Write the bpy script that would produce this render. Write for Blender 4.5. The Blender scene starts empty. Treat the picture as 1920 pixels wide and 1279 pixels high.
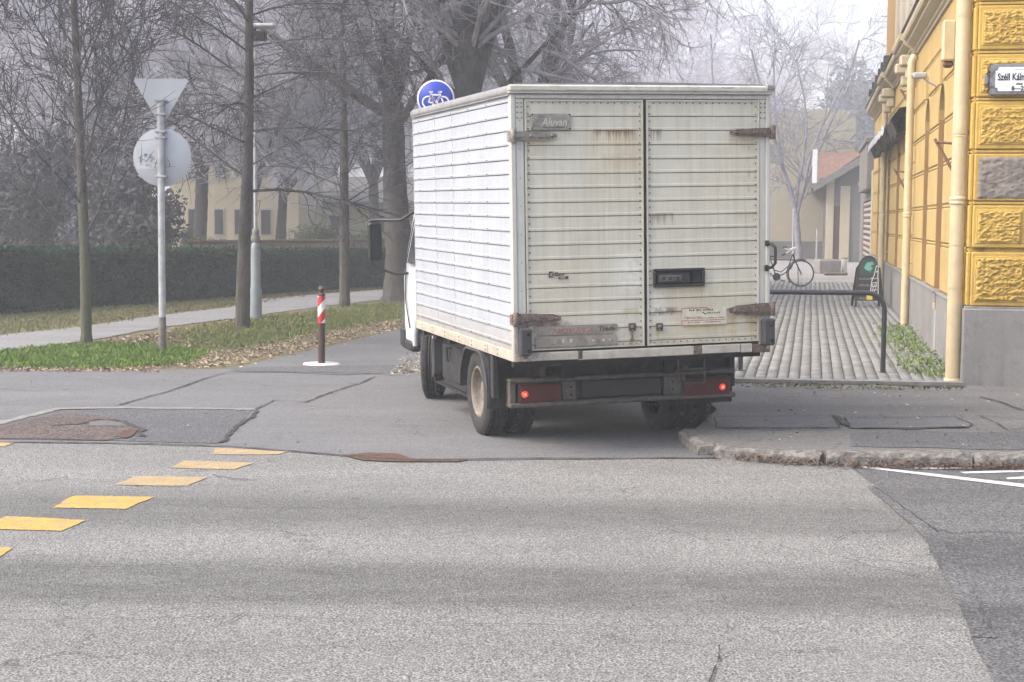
import bpy, math, random, colorsys
import numpy as np
from mathutils import Vector, Matrix, noise

# ------------------------------------------------------------------ camera, sky, sun, exposure
SC = bpy.context.scene
COL = SC.collection
F, HOR, ROLL, CH = 2900.0, 410.0, 0.0086, 1.78
_th = math.atan((639.5 - HOR) / F)
_fw = np.array([0, math.cos(_th), -math.sin(_th)])
_u0 = np.array([0, math.sin(_th), math.cos(_th)])
_r0 = np.array([1.0, 0, 0])
CR = math.cos(ROLL) * _r0 + math.sin(ROLL) * _u0
CU = -math.sin(ROLL) * _r0 + math.cos(ROLL) * _u0
CF = _fw
cam_d = bpy.data.cameras.new('camera')
cam_d.sensor_width = 36
cam_d.lens = 36 * F / 1920
cam_d.clip_start = 0.1
cam_d.clip_end = 3000
cam = bpy.data.objects.new('camera', cam_d)
COL.objects.link(cam)
cam.matrix_world = Matrix(((CR[0], CU[0], -CF[0], 0), (CR[1], CU[1], -CF[1], 0), (CR[2], CU[2], -CF[2], CH), (0, 0, 0, 1)))
SC.camera = cam

SUN_EL, SUN_AZ = 46, -105      # degrees; azimuth measured clockwise from +Y (negative = to the left, behind the camera)
w = bpy.data.worlds.new('World')
SC.world = w
w.use_nodes = True
nt = w.node_tree
nt.nodes.clear()
sky = nt.nodes.new('ShaderNodeTexSky')
sky.sky_type = 'NISHITA'
sky.sun_disc = False
sky.sun_elevation = math.radians(SUN_EL)
sky.sun_rotation = math.radians(SUN_AZ)
sky.air_density = 1.0
sky.dust_density = 6.0
sky.ozone_density = 1.0
hs = nt.nodes.new('ShaderNodeHueSaturation')
hs.inputs['Saturation'].default_value = 0.75
bg = nt.nodes.new('ShaderNodeBackground')
bg.inputs['Strength'].default_value = 0.15
wo = nt.nodes.new('ShaderNodeOutputWorld')
nt.links.new(sky.outputs[0], hs.inputs['Color'])
nt.links.new(hs.outputs[0], bg.inputs[0])
nt.links.new(bg.outputs[0], wo.inputs[0])
sd = bpy.data.lights.new('sun', 'SUN')
sd.energy = 0.5
sd.angle = math.radians(40)
sd.color = (1.0, 0.97, 0.93)
so = bpy.data.objects.new('sun', sd)
COL.objects.link(so)
_a, _e = math.radians(SUN_AZ), math.radians(SUN_EL)
_sv = Vector((math.sin(_a) * math.cos(_e), math.cos(_a) * math.cos(_e), math.sin(_e)))
so.rotation_euler = _sv.to_track_quat('Z', 'Y').to_euler()
SC.view_settings.view_transform = 'Standard'
SC.view_settings.look = 'None'
SC.view_settings.exposure = 1.58
SC.view_settings.gamma = 1
SC.cycles.use_denoising = True
SC.cycles.max_bounces = 6
SC.cycles.diffuse_bounces = 3
SC.cycles.glossy_bounces = 2
SC.cycles.transparent_max_bounces = 6
SC.cycles.volume_bounces = 4

def ray(px, py):
    return CF + CR * (px - 960) / F + CU * (639.5 - py) / F
def G(px, py, z=0.0):
    d = ray(px, py); t = (z - CH) / d[2]
    return (d[0] * t, d[1] * t)
def AT(px, py, Y):
    d = ray(px, py); t = Y / d[1]
    return (d[0] * t, d[1] * t, CH + d[2] * t)

# ------------------------------------------------------------------ helpers
def tag(o, label=None, cat=None, group=None, kind=None):
    if label: o['label'] = label
    if cat: o['category'] = cat
    if group: o['group'] = group
    if kind: o['kind'] = kind
    return o

def empty(name, loc=(0, 0, 0), rz=0.0, label=None, cat=None, group=None):
    o = bpy.data.objects.new(name, None)
    o.empty_display_size = 0.2
    COL.objects.link(o)
    o.location = loc
    o.rotation_euler = (0, 0, rz)
    return tag(o, label, cat, group)

def copy_tree(o, parent=None):
    c = o.copy(); COL.objects.link(c); c.parent = parent
    for ch in list(o.children):
        copy_tree(ch, c)
    return c

class MB:
    """collects shapes and links them as one mesh object"""
    def __init__(s):
        s.v = []; s.f = []; s.m = []; s.sm = []
    def add(s, vs, fs, mi=0, smooth=False):
        b = len(s.v)
        s.v.extend([tuple(map(float, p)) for p in vs])
        for f in fs:
            s.f.append(tuple(i + b for i in f)); s.m.append(mi); s.sm.append(smooth)
        return s
    def box(s, x0, x1, y0, y1, z0, z1, mi=0):
        v = [(x0, y0, z0), (x1, y0, z0), (x1, y1, z0), (x0, y1, z0), (x0, y0, z1), (x1, y0, z1), (x1, y1, z1), (x0, y1, z1)]
        return s.add(v, [(0, 3, 2, 1), (4, 5, 6, 7), (0, 1, 5, 4), (1, 2, 6, 5), (2, 3, 7, 6), (3, 0, 4, 7)], mi)
    def bbox(s, x0, x1, y0, y1, z0, z1, b=0.01, mi=0):
        """box with chamfered edges"""
        x0, x1 = min(x0, x1), max(x0, x1); y0, y1 = min(y0, y1), max(y0, y1); z0, z1 = min(z0, z1), max(z0, z1)
        b = min(b, (x1 - x0) * .45, (y1 - y0) * .45, (z1 - z0) * .45)
        lo = (x0, y0, z0); hi = (x1, y1, z1)
        v = []; idx = {}
        for i in range(8):
            c = [(i >> k) & 1 for k in range(3)]
            for a in range(3):
                p = []
                for k in range(3):
                    e = hi[k] if c[k] else lo[k]
                    if k != a: e += -b if c[k] else b
                    p.append(e)
                idx[(i, a)] = len(v); v.append(tuple(p))
        f = []
        def q(ids):
            P = [Vector(v[i]) for i in ids]
            n = (P[1] - P[0]).cross(P[2] - P[0]); c = sum(P, Vector()) / len(P)
            ctr = Vector([(lo[k] + hi[k]) / 2 for k in range(3)])
            f.append(tuple(ids) if n.dot(c - ctr) > 0 else tuple(reversed(ids)))
        for a in range(3):
            b1, b2 = [k for k in range(3) if k != a]
            for sgn in (0, 1):
                ids = []
                for (u, w_) in ((0, 0), (1, 0), (1, 1), (0, 1)):
                    i = (sgn << a) | (u << b1) | (w_ << b2); ids.append(idx[(i, a)])
                q(ids)
            for (u, w_) in ((0, 0), (0, 1), (1, 0), (1, 1)):
                i0 = (u << b1) | (w_ << b2); i1 = i0 | (1 << a)
                q([idx[(i0, b1)], idx[(i0, b2)], idx[(i1, b2)], idx[(i1, b1)]])
        for i in range(8):
            q([idx[(i, 0)], idx[(i, 1)], idx[(i, 2)]])
        return s.add(v, f, mi)
    def tube(s, pts, r, n=8, mi=0, caps=True, smooth=True):
        pts = [np.array(p, float) for p in pts]
        if not hasattr(r, '__len__'): r = [r] * len(pts)
        v = []; u = None
        for i, p in enumerate(pts):
            if i == 0: t = pts[1] - p
            elif i == len(pts) - 1: t = p - pts[i - 1]
            else: t = pts[i + 1] - pts[i - 1]
            t = t / (np.linalg.norm(t) + 1e-12)
            if u is None:
                a = np.array([0, 0, 1.0]) if abs(t[2]) < .9 else np.array([1.0, 0, 0])
                u = np.cross(t, a)
            u = u - t * np.dot(u, t); u /= np.linalg.norm(u) + 1e-12
            w_ = np.cross(t, u)
            for k in range(n):
                an = 2 * math.pi * k / n
                v.append(p + r[i] * (math.cos(an) * u + math.sin(an) * w_))
        f = []
        for i in range(len(pts) - 1):
            for k in range(n):
                a = i * n + k; b = i * n + (k + 1) % n
                f.append((a, b, b + n, a + n))
        s.add(v, f, mi, smooth)
        if caps:
            s.add(v[:n], [tuple(reversed(range(n)))], mi); s.add(v[-n:], [tuple(range(n))], mi)
        return s
    def prism(s, prof, axis, a0, a1, mi=0, smooth=False):
        """closed 2D profile extruded along axis ('x': profile is (y,z); 'y': (x,z); 'z': (x,y))"""
        n = len(prof)
        def P(p, a):
            return {'x': (a, p[0], p[1]), 'y': (p[0], a, p[1]), 'z': (p[0], p[1], a)}[axis]
        v = [P(p, a0) for p in prof] + [P(p, a1) for p in prof]
        s.add(v, [(i, (i + 1) % n, (i + 1) % n + n, i + n) for i in range(n)], mi, smooth)
        s.add(v, [tuple(range(n)), tuple(reversed(range(n, 2 * n)))], mi)
        return s
    def lathe(s, prof, c, axis='z', n=24, mi=0, smooth=True):
        """prof: list of (radius, height along axis)"""
        v = []
        for (r, h) in prof:
            for k in range(n):
                a = 2 * math.pi * k / n; x, y = r * math.cos(a), r * math.sin(a)
                v.append({'z': (c[0] + x, c[1] + y, c[2] + h), 'x': (c[0] + h, c[1] + x, c[2] + y), 'y': (c[0] + x, c[1] + h, c[2] + y)}[axis])
        f = []
        for i in range(len(prof) - 1):
            for k in range(n):
                a = i * n + k; b = i * n + (k + 1) % n
                f.append((a, b, b + n, a + n))
        return s.add(v, f, mi, smooth)
    def poly(s, pts, z, mi=0):
        return s.add([(p[0], p[1], z) for p in pts], [tuple(range(len(pts)))], mi)
    def build(s, name, mats, parent=None, **k):
        me = bpy.data.meshes.new(name)
        me.from_pydata(s.v, [], s.f)
        if not isinstance(mats, (list, tuple)): mats = [mats]
        for m in mats: me.materials.append(m)
        me.polygons.foreach_set('material_index', s.m)
        me.polygons.foreach_set('use_smooth', s.sm)
        me.update()
        o = bpy.data.objects.new(name, me)
        COL.objects.link(o)
        if parent is not None: o.parent = parent
        return tag(o, **k)

def fix_normals(o):
    import bmesh
    b = bmesh.new(); b.from_mesh(o.data); bmesh.ops.recalc_face_normals(b, faces=b.faces); b.to_mesh(o.data); b.free()
    return o

def np_mesh(name, V, Fs, mats, parent=None, mi=None, **k):
    """V (n,3) array, Fs (m,q) int array"""
    me = bpy.data.meshes.new(name)
    V = np.asarray(V, np.float32); Fs = np.asarray(Fs, np.int32)
    q = Fs.shape[1]
    me.vertices.add(len(V)); me.vertices.foreach_set('co', V.ravel())
    me.loops.add(Fs.size); me.loops.foreach_set('vertex_index', Fs.ravel())
    me.polygons.add(len(Fs)); me.polygons.foreach_set('loop_start', np.arange(0, Fs.size, q, dtype=np.int32))
    if not isinstance(mats, (list, tuple)): mats = [mats]
    for m in mats: me.materials.append(m)
    if mi is not None: me.polygons.foreach_set('material_index', np.asarray(mi, np.int32))
    me.update(calc_edges=True)
    me.validate()
    o = bpy.data.objects.new(name, me); COL.objects.link(o)
    if parent is not None: o.parent = parent
    return tag(o, **k)

# ------------------------------------------------------------------ materials
def lin(c):
    return tuple((x / 12.92 if x <= .04045 else ((x + .055) / 1.055) ** 2.4) for x in c)

class NG:
    """tiny node helper"""
    def __init__(s, name, rough=.6, metal=0, spec=.5):
        s.mat = bpy.data.materials.new(name); s.mat.use_nodes = True
        s.t = s.mat.node_tree; s.b = s.t.nodes['Principled BSDF']
        s.b.inputs['Roughness'].default_value = rough; s.b.inputs['Metallic'].default_value = metal
        s.b.inputs['Specular IOR Level'].default_value = spec
        s.tc = s.t.nodes.new('ShaderNodeTexCoord')
    def L(s, a, b): s.t.links.new(a, b)
    def n(s, typ, **k):
        nd = s.t.nodes.new(typ)
        for a, b in k.items(): setattr(nd, a, b)
        return nd
    def mapping(s, scale=(1, 1, 1), rot=(0, 0, 0), loc=(0, 0, 0), src='Object'):
        m = s.n('ShaderNodeMapping'); s.L(s.tc.outputs[src], m.inputs[0])
        m.inputs['Scale'].default_value = scale; m.inputs['Rotation'].default_value = rot; m.inputs['Location'].default_value = loc
        return m.outputs[0]
    def noise(s, scale=5, detail=4, rough=.55, vec=None, out='Fac', dist=0):
        t = s.n('ShaderNodeTexNoise'); t.inputs['Scale'].default_value = scale; t.inputs['Detail'].default_value = detail
        t.inputs['Roughness'].default_value = rough; t.inputs['Distortion'].default_value = dist
        s.L(vec if vec is not None else s.tc.outputs['Object'], t.inputs['Vector'])
        return t.outputs[out]
    def vor(s, scale=5, vec=None, feature='F1', out='Distance', rand=1):
        t = s.n('ShaderNodeTexVoronoi'); t.feature = feature; t.inputs['Scale'].default_value = scale
        t.inputs['Randomness'].default_value = rand
        s.L(vec if vec is not None else s.tc.outputs['Object'], t.inputs['Vector'])
        return t.outputs[out]
    def ramp(s, fac, stops):
        r = s.n('ShaderNodeValToRGB'); e = r.color_ramp.elements
        while len(e) < len(stops): e.new(.5)
        for i, (p, c) in enumerate(stops):
            e[i].position = p; e[i].color = (c, c, c, 1) if not hasattr(c, '__len__') else (*c, 1)
        s.L(fac, r.inputs[0]); return r.outputs[0]
    def mix(s, fac, a, b, mode='MIX'):
        m = s.n('ShaderNodeMix', data_type='RGBA', blend_type=mode)
        for sock, v in ((m.inputs[0], fac), (m.inputs[6], a), (m.inputs[7], b)):
            if hasattr(v, 'is_linked') or isinstance(v, bpy.types.NodeSocket): s.L(v, sock)
            elif hasattr(v, '__len__'): sock.default_value = (*v[:3], 1)
            else: sock.default_value = v
        return m.outputs[2]
    def math(s, op, a, b=0.0, clamp=False):
        m = s.n('ShaderNodeMath', operation=op); m.use_clamp = clamp
        for sock, v in ((m.inputs[0], a), (m.inputs[1], b)):
            if isinstance(v, bpy.types.NodeSocket): s.L(v, sock)
            else: sock.default_value = v
        return m.outputs[0]
    def xyz(s, src='Object'):
        q = s.n('ShaderNodeSeparateXYZ'); s.L(s.tc.outputs[src], q.inputs[0]); return q.outputs
    def color(s, c):
        if isinstance(c, bpy.types.NodeSocket): s.L(c, s.b.inputs['Base Color'])
        else: s.b.inputs['Base Color'].default_value = (*c[:3], 1)
        return s
    def rough(s, v): s.L(v, s.b.inputs['Roughness']); return s
    def bump(s, h, strength=.3, dist=.01):
        b = s.n('ShaderNodeBump'); b.inputs['Strength'].default_value = strength; b.inputs['Distance'].default_value = dist
        s.L(h, b.inputs['Height']); s.L(b.outputs[0], s.b.inputs['Normal']); return s
    def band(s, v, a0, a1, soft):
        """1 between a0 and a1 with soft shoulders"""
        u = s.n('ShaderNodeMapRange'); u.interpolation_type = 'SMOOTHSTEP'; s.L(v, u.inputs[0])
        u.inputs[1].default_value = a0 - soft; u.inputs[2].default_value = a0 + soft
        d = s.n('ShaderNodeMapRange'); d.interpolation_type = 'SMOOTHSTEP'; s.L(v, d.inputs[0])
        d.inputs[1].default_value = a1 - soft; d.inputs[2].default_value = a1 + soft; d.inputs[3].default_value = 1; d.inputs[4].default_value = 0
        return s.math('MULTIPLY', u.outputs[0], d.outputs[0])

_mc = {}
def simple(name, c, rough=.6, metal=0, var=.15, scale=6, bump=0, bscale=30, spec=.4, dirt=None):
    """one colour, broken up by two sizes of noise"""
    if name in _mc: return _mc[name]
    g = NG(name, rough, metal, spec)
    n1 = g.noise(scale, 5, .6)
    lo = tuple(x * (1 - var) for x in c); hi = tuple(min(1, x * (1 + var)) for x in c)
    col = g.mix(g.ramp(n1, [(.3, 0.0), (.7, 1.0)]), lo, hi)
    if dirt:
        col = g.mix(g.ramp(g.noise(scale * 2.3, 6, .7), [(.48, 0.0), (.68, .8)]), col, dirt)
    g.color(col)
    if bump: g.bump(g.noise(bscale, 4, .6), bump, .01)
    _mc[name] = g.mat
    return g.mat

# ------------------------------------------------------------------ ground materials
def yat(py): return 5162.0 / (py - 410.0)

def asphalt(name, lo, mid, hi, scale=55, bump=.6, blotch=.25, bands=None, crackle=False):
    g = NG(name, .9, 0, .25)
    n1 = g.noise(scale, 2, .5)
    n2 = g.vor(scale * 1.3, rand=1)
    a = g.math('MULTIPLY', n1, .6); b = g.math('MULTIPLY', n2, .55)
    grain = g.math('ADD', a, b)
    grain = g.math('ADD', grain, g.math('MULTIPLY', g.math('SUBTRACT', g.noise(scale * .33, 3, .7), .5), .30))
    col = g.ramp(grain, [(.36, lo), (.56, mid), (.78, hi)])
    # stretched patches of wear and dirt
    big = g.noise(.55, 5, .6, vec=g.mapping((.35, 1.6, 1)))
    col = g.mix(g.ramp(big, [(.35, blotch), (.62, 0.0)]), col, tuple(x * .45 for x in mid))
    big2 = g.noise(2.3, 4, .65, vec=g.mapping((.5, 1.2, 1), loc=(3, 7, 0)))
    col = g.mix(g.ramp(big2, [(.5, 0.0), (.75, .35)]), col, tuple(x * 1.25 for x in mid))
    sp = g.noise(scale * .55, 1, .5, vec=g.mapping((1, 1, 1), loc=(31, 4, 0)))
    col = g.mix(g.ramp(sp, [(.70, 0.0), (.74, .7)]), col, tuple(x * .35 for x in mid))
    if crackle:
        dv = g.n('ShaderNodeVectorMath', operation='ADD'); g.L(g.mapping((.75, 1.15, 1)), dv.inputs[0])
        nv = g.n('ShaderNodeVectorMath', operation='SCALE'); g.L(g.noise(2.6, 4, .65, out='Color'), nv.inputs[0]); nv.inputs['Scale'].default_value = .55; g.L(nv.outputs[0], dv.inputs[1])
        vc = g.vor(.8, vec=dv.outputs[0], feature='DISTANCE_TO_EDGE')
        m0 = g.ramp(vc, [(.0, .85), (.008, 0.0)])
        m0 = g.math('MULTIPLY', m0, g.ramp(g.noise(.5, 3, .6, vec=g.mapping((1, 1, 1), loc=(9, 2, 0))), [(.46, 0.0), (.60, 1.0)]))
        col = g.mix(m0, col, tuple(x * .3 for x in mid))
        for sc_, k_, ds in ((1.7, .30, 3), (4.2, .18, 17)):
            col = g.mix(g.ramp(g.noise(sc_, 5, .7, vec=g.mapping((.6, 1, 1), loc=(ds, 0, 0))), [(.52, 0.0), (.70, k_)]), col, tuple(x * .6 for x in mid))
        # oil drips between the wheel tracks
        dr_ = g.vor(1.1, vec=g.mapping((1, 1.4, 1), loc=(4, 8, 0)))
        col = g.mix(g.ramp(dr_, [(.02, .6), (.07, 0.0)]), col, tuple(x * .3 for x in mid))
    if bands:
        o = g.xyz()
        wob = g.noise(.8, 3, .6, vec=g.mapping((.25, .8, 1)))
        yy = g.math('ADD', o[1], g.math('MULTIPLY', g.math('SUBTRACT', wob, .5), .55))
        # the wheel tracks drift a little towards the right of the road
        yy = g.math('ADD', yy, g.math('MULTIPLY', o[0], .03))
        for (y0, y1, soft, st) in bands:
            m = g.band(yy, y0, y1, soft)
            nz = g.ramp(g.noise(6, 4, .7, vec=g.mapping((.3, 1, 1))), [(.3, .55), (.7, 1.0)])
            m = g.math('MULTIPLY', g.math('MULTIPLY', m, st), nz)
            col = g.mix(m, col, g.ramp(grain, [(.36, tuple(x * .33 for x in mid)), (.6, tuple(x * .5 for x in mid)), (.82, tuple(x * .9 for x in mid))]))
    g.color(col)
    g.bump(grain, bump, .012)
    return g.mat

M = {}
M['road'] = asphalt('road_asphalt', (.055, .054, .052), (.182, .179, .172), (.34, .335, .322), 70, .7, .3, crackle=True,
                    bands=[(yat(1008), yat(942), .30, .85), (yat(1160), yat(1068), .24, 1.0), (5.1, 5.7, .2, .4)])
M['side'] = asphalt('side_asphalt', (.095, .095, .098), (.145, .144, .147), (.20, .198, .20), 60, .25, .3, crackle=True)
M['walk'] = asphalt('walk_asphalt', (.08, .08, .08), (.145, .142, .138), (.22, .212, .205), 60, .4, .45, crackle=True)
M['patch'] = asphalt('patch_asphalt', (.04, .04, .043), (.09, .09, .095), (.18, .18, .184), 60, .5, .3)
M['patchdark'] = asphalt('dark_patch', (.04, .04, .044), (.095, .095, .099), (.2, .198, .195), 56, .5, .4,
                         bands=[(yat(1065), yat(1000), .12, .6), (yat(1200), yat(1130), .12, .6)])
M['brownpatch'] = asphalt('worn_patch', (.04, .032, .03), (.10, .076, .068), (.2, .165, .15), 35, .9, .4)
M['path'] = asphalt('path_asphalt', (.14, .14, .142), (.2, .198, .2), (.26, .258, .262), 30, .2, .3)
M['crack'] = simple('crack', (.042, .038, .036), .95, var=.4, scale=20)
M['leafdirt'] = simple('leaf_dirt', (.09, .05, .036), .95, var=.6, scale=40, bump=1, bscale=90)
M['concrete'] = simple('concrete', (.21, .205, .195), .9, var=.25, scale=9, bump=.5, bscale=60, dirt=(.15, .13, .115))
M['kerbstone'] = simple('kerb_stone', (.17, .16, .148), .9, var=.5, scale=16, bump=1, bscale=40, dirt=(.055, .042, .034))

def paint_mat(name, c, worn):
    g = NG(name, .7, 0, .3)
    n = g.math('ADD', g.math('MULTIPLY', g.noise(70, 3, .7), .6), g.math('MULTIPLY', g.noise(9, 4, .7), .4))
    col = g.mix(g.ramp(n, [(.45, worn), (.56, 0.0)]), c, (.19, .18, .16))
    col = g.mix(g.ramp(g.noise(5, 3, .6), [(.35, .35), (.6, 0.0)]), col, tuple(x * .72 for x in c))
    g.color(col); g.bump(n, .4, .01)
    return g.mat
M['yellowpaint'] = paint_mat('yellow_road_paint', (.52, .325, .04), .75)
M['yellowfaded'] = paint_mat('faded_yellow_road_paint', (.42, .295, .13), .75)
M['whitepaint'] = paint_mat('white_road_paint', (.62, .62, .61), .45)

def soil_mat():
    g = NG('soil', .95, 0, .2)
    n = g.noise(1.3, 6, .65); n2 = g.noise(22, 4, .7); n3 = g.noise(60, 3, .7, vec=g.mapping((1, 1, 1), loc=(5, 2, 0)))
    col = g.mix(g.ramp(n, [(.38, 0.0), (.6, 1.0)]), (.13, .10, .062), (.085, .10, .04))
    col = g.mix(g.ramp(n2, [(.4, 0.0), (.65, .8)]), col, (.20, .15, .10))
    col = g.mix(g.ramp(n3, [(.55, 0.0), (.7, .7)]), col, (.30, .24, .17))
    g.color(col).bump(n2, .8, .03)
    return g.mat
M['soil'] = soil_mat()

def paver_mat():
    g = NG('paver', .85, 0, .3)
    n = g.noise(1.1, 4, .6); n2 = g.noise(80, 3, .6)
    oi = g.n('ShaderNodeAttribute'); oi.attribute_name = 'tone'
    col = g.mix(oi.outputs['Fac'], (.18, .182, .18), (.265, .267, .262))
    col = g.mix(g.ramp(n, [(.35, .5), (.6, 0.0)]), col, (.17, .16, .15))
    col = g.mix(g.ramp(n2, [(.5, 0.0), (.75, .4)]), col, (.13, .12, .11))
    g.color(col).bump(n2, .4, .01)
    return g.mat
M['paver'] = paver_mat()

# ------------------------------------------------------------------ ground sheets
rnd = random.Random(11)
def wob_poly(pts, step=.25, amp=.03, seed=1):
    """adds jittered points along the outline so the edges are not ruler straight"""
    r = random.Random(seed); out = []
    n = len(pts)
    for i in range(n):
        a, b = pts[i], pts[(i + 1) % n]
        d = math.dist(a, b); k = max(1, min(60, int(d / step)))
        for j in range(k):
            t = j / k; x, y = a[0] + (b[0] - a[0]) * t, a[1] + (b[1] - a[1]) * t
            m = noise.noise(Vector((x * 2.1, y * 2.1, seed))) * amp * 1.6 + r.uniform(-.3, .3) * amp
            nx, ny = -(b[1] - a[1]) / (d + 1e-9), (b[0] - a[0]) / (d + 1e-9)
            out.append((x + nx * m, y + ny * m))
    return out

def sheet(name, pts, z, mat, parent=None, amp=.03, step=.25, seed=1, **k):
    from mathutils.geometry import tessellate_polygon
    p = wob_poly(pts, step, amp, seed) if amp else pts
    tri = tessellate_polygon([[Vector((a, b, 0)) for a, b in p]])
    mb = MB(); fs = []
    for t in tri:
        a, b, c = [p[i] for i in t]
        cr = (b[0] - a[0]) * (c[1] - a[1]) - (b[1] - a[1]) * (c[0] - a[0])
        fs.append(tuple(t) if cr > 0 else tuple(reversed(t)))
    mb.add([(a, b, z) for a, b in p], fs)
    return mb.build(name, mat, parent, **k)

def ribbon(name, pts, wdt, z, mat, parent=None, seed=3, jit=.5, **k):
    """a thin flat strip following the points, ragged on both sides"""
    r = random.Random(seed); P = []
    for i in range(len(pts) - 1):
        a, b = pts[i], pts[i + 1]; d = math.dist(a, b); kk = max(1, int(d / .07))
        for j in range(kk):
            t = j / kk; P.append((a[0] + (b[0] - a[0]) * t, a[1] + (b[1] - a[1]) * t))
    P.append(pts[-1])
    v = []; f = []; off = 0
    for i, p in enumerate(P):
        a = P[max(0, i - 1)]; b = P[min(len(P) - 1, i + 1)]
        d = math.dist(a, b) + 1e-9; nx, ny = -(b[1] - a[1]) / d, (b[0] - a[0]) / d
        off = off * .8 + r.uniform(-1, 1) * wdt * jit
        w0 = wdt * (1 + r.uniform(-jit, jit)) * .5
        v += [(p[0] + nx * (off + w0), p[1] + ny * (off + w0), z), (p[0] + nx * (off - w0), p[1] + ny * (off - w0), z)]
        if i: f.append((2 * i - 2, 2 * i - 1, 2 * i + 1, 2 * i))
    return MB().add(v, f).build(name, mat, parent, **k)

ground = MB().poly([(-400, -60), (400, -60), (400, 700), (-400, 700)], 0).build('ground', M['soil'], kind='structure')

# the road in the foreground; its far edge runs across the picture
edge_px = [(-500, 826), (0, 830), (215, 832), (430, 838), (640, 855), (760, 864), (870, 863), (1200, 860), (1440, 860), (1620, 868), (1920, 876), (2500, 890)]
edge = [G(x, y) for x, y in edge_px]
road = sheet('road', [(-40, -8), (40, -8), (40, edge[-1][1] - .3)] + edge[::-1] + [(-40, edge[0][1])], .004, M['road'], amp=.012, kind='structure')

# asphalt apron and side lane the truck turns into
side_px = [(-600, 694), (-300, 696), (0, 695), (200, 696), (330, 694), (430, 693), (520, 672), (600, 655), (680, 635), (760, 615)]
sp = [G(x, y) for x, y in side_px]
far = [(sp[-1][0] - 1.4, sp[-1][1] + 14), (3.6, 42), (3.6, 18.6)]
side_pts = sp + far + [G(1400, 770), G(1330, 820), G(1330, 850), G(1420, 866)] + [(x, y - .05) for x, y in reversed(edge[:9])]
side = sheet('side_lane', side_pts, .008, M['side'], amp=.02, kind='structure')
sheet('rough_joint', [G(430, 691), G(520, 690), G(640, 688), G(760, 686), G(775, 700), G(640, 705), G(520, 700), G(440, 700)], .0125, M['patch'], side, amp=.03, seed=5)
CRK = [([(225, 762), (300, 740), (420, 701)], .022), ([(478, 770), (515, 753), (570, 757), (600, 746), (655, 727), (705, 709)], .02),
       ([(415, 833), (450, 805), (482, 772)], .035), ([(430, 699), (560, 700), (680, 702), (770, 708)], .025),
       ([(0, 672 + 60), (60, 735), (140, 733)], .012)]
for i, (p, wd) in enumerate(CRK):
    ribbon('crack', [G(*q) for q in p], wd, .0165, M['crack'], side, seed=20 + i)
# sunken square patch with a concrete edging
pp = [(-60, 812), (0, 797), (60, 783), (110, 772), (230, 768), (360, 769), (474, 771), (440, 802), (412, 834), (215, 829), (0, 826), (-60, 826)]
sheet('sunken_patch', [G(*q) for q in pp], .012, M['patch'], side, amp=.03, seed=7)
pb = [(-60, 820), (20, 800), (70, 788), (120, 778), (190, 782), (215, 790), (262, 806), (255, 822), (200, 829), (60, 827), (-60, 825)]
sheet('worn_hollow', [G(*q) for q in pb], .016, M['brownpatch'], side, amp=.06, seed=8)
sheet('hollow_stone', [G(*q) for q in [(165, 795), (200, 791), (232, 797), (240, 803), (215, 803), (175, 802)]], .020, M['walk'], side, amp=.03, seed=9)
sheet('hollow_leaves', [G(*q) for q in [(215, 822), (225, 812), (245, 806), (260, 810), (252, 821), (235, 826)]], .020, M['leafdirt'], side, amp=.04, seed=10)
ribbon('hollow_rim', [G(*q) for q in [(95, 802), (150, 799), (175, 790), (235, 793), (265, 806), (258, 822)]], .045, .0203, M['crack'], side, seed=11)
ribbon('concrete_edging', [G(*q) for q in [(-120, 824), (0, 795), (60, 780), (110, 769.5), (240, 766.5), (360, 767.5), (482, 770)]], .11, .0165, M['concrete'], side, seed=12, jit=.18)
# leaves and grit caught along the edge of the road
sheet('road_edge_dirt', [G(*q) for q in [(640, 856), (690, 852), (740, 853), (775, 862), (880, 864), (860, 869), (745, 869), (680, 866)]], .0125, M['leafdirt'], road, amp=.05, seed=13)
ribbon('road_edge_seam', [G(x, y + 1) for x, y in edge_px[1:9]], .022, .0145, M['crack'], road, seed=14, jit=.5)
# right-hand newer strip of road
dp = [(1590, 872), (1618, 895), (1650, 920), (1690, 955), (1722, 992), (1748, 1030), (1760, 1062), (1790, 1125), (1815, 1180), (1850, 1260), (1880, 1330), (2600, 1330), (2600, 888), (1920, 876), (1750, 872)]
sheet('newer_strip', [G(*q) for q in dp], .008, M['patchdark'], road, amp=.01, step=.12, seed=15)
ribbon('tar_seam', [G(*q) for q in [(1640, 915), (1690, 957), (1740, 1000), (1800, 1100), (1850, 1200)]], .10, .0123, M['patchdark'], road, seed=16, jit=.06)
for i, (p, wd) in enumerate([
        ([(1730, 990), (1790, 1003), (1850, 1000), (1990, 1006)], .010), ([(1640, 915), (1680, 945), (1760, 1000)], .010),
        ([(1560, 1020), (1600, 1000), (1700, 996)], .008), ([(1590, 1050), (1640, 1068), (1760, 1090)], .005),
        ([(290, 949), (480, 955), (900, 962), (1250, 966)], .005), ([(0, 914), (70, 905), (125, 897)], .010),
        ([(1330, 1290), (1346, 1240), (1350, 1215)], .006), ([(1346, 1240), (1380, 1222), (1430, 1226), (1560, 1223), (1710, 1236)], .005),
        ([(410, 1178), (440, 1165), (470, 1150)], .008), ([(400, 893), (440, 900), (485, 902)], .012),
        ([(0, 1072), (300, 1064), (620, 1078), (900, 1090)], .004), ([(0, 1168), (480, 1160), (900, 1176), (1400, 1180)], .004)]):
    ribbon('crack', [G(*q) for q in p], wd, .0135, M['crack'], road, seed=40 + i, jit=.7)
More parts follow.
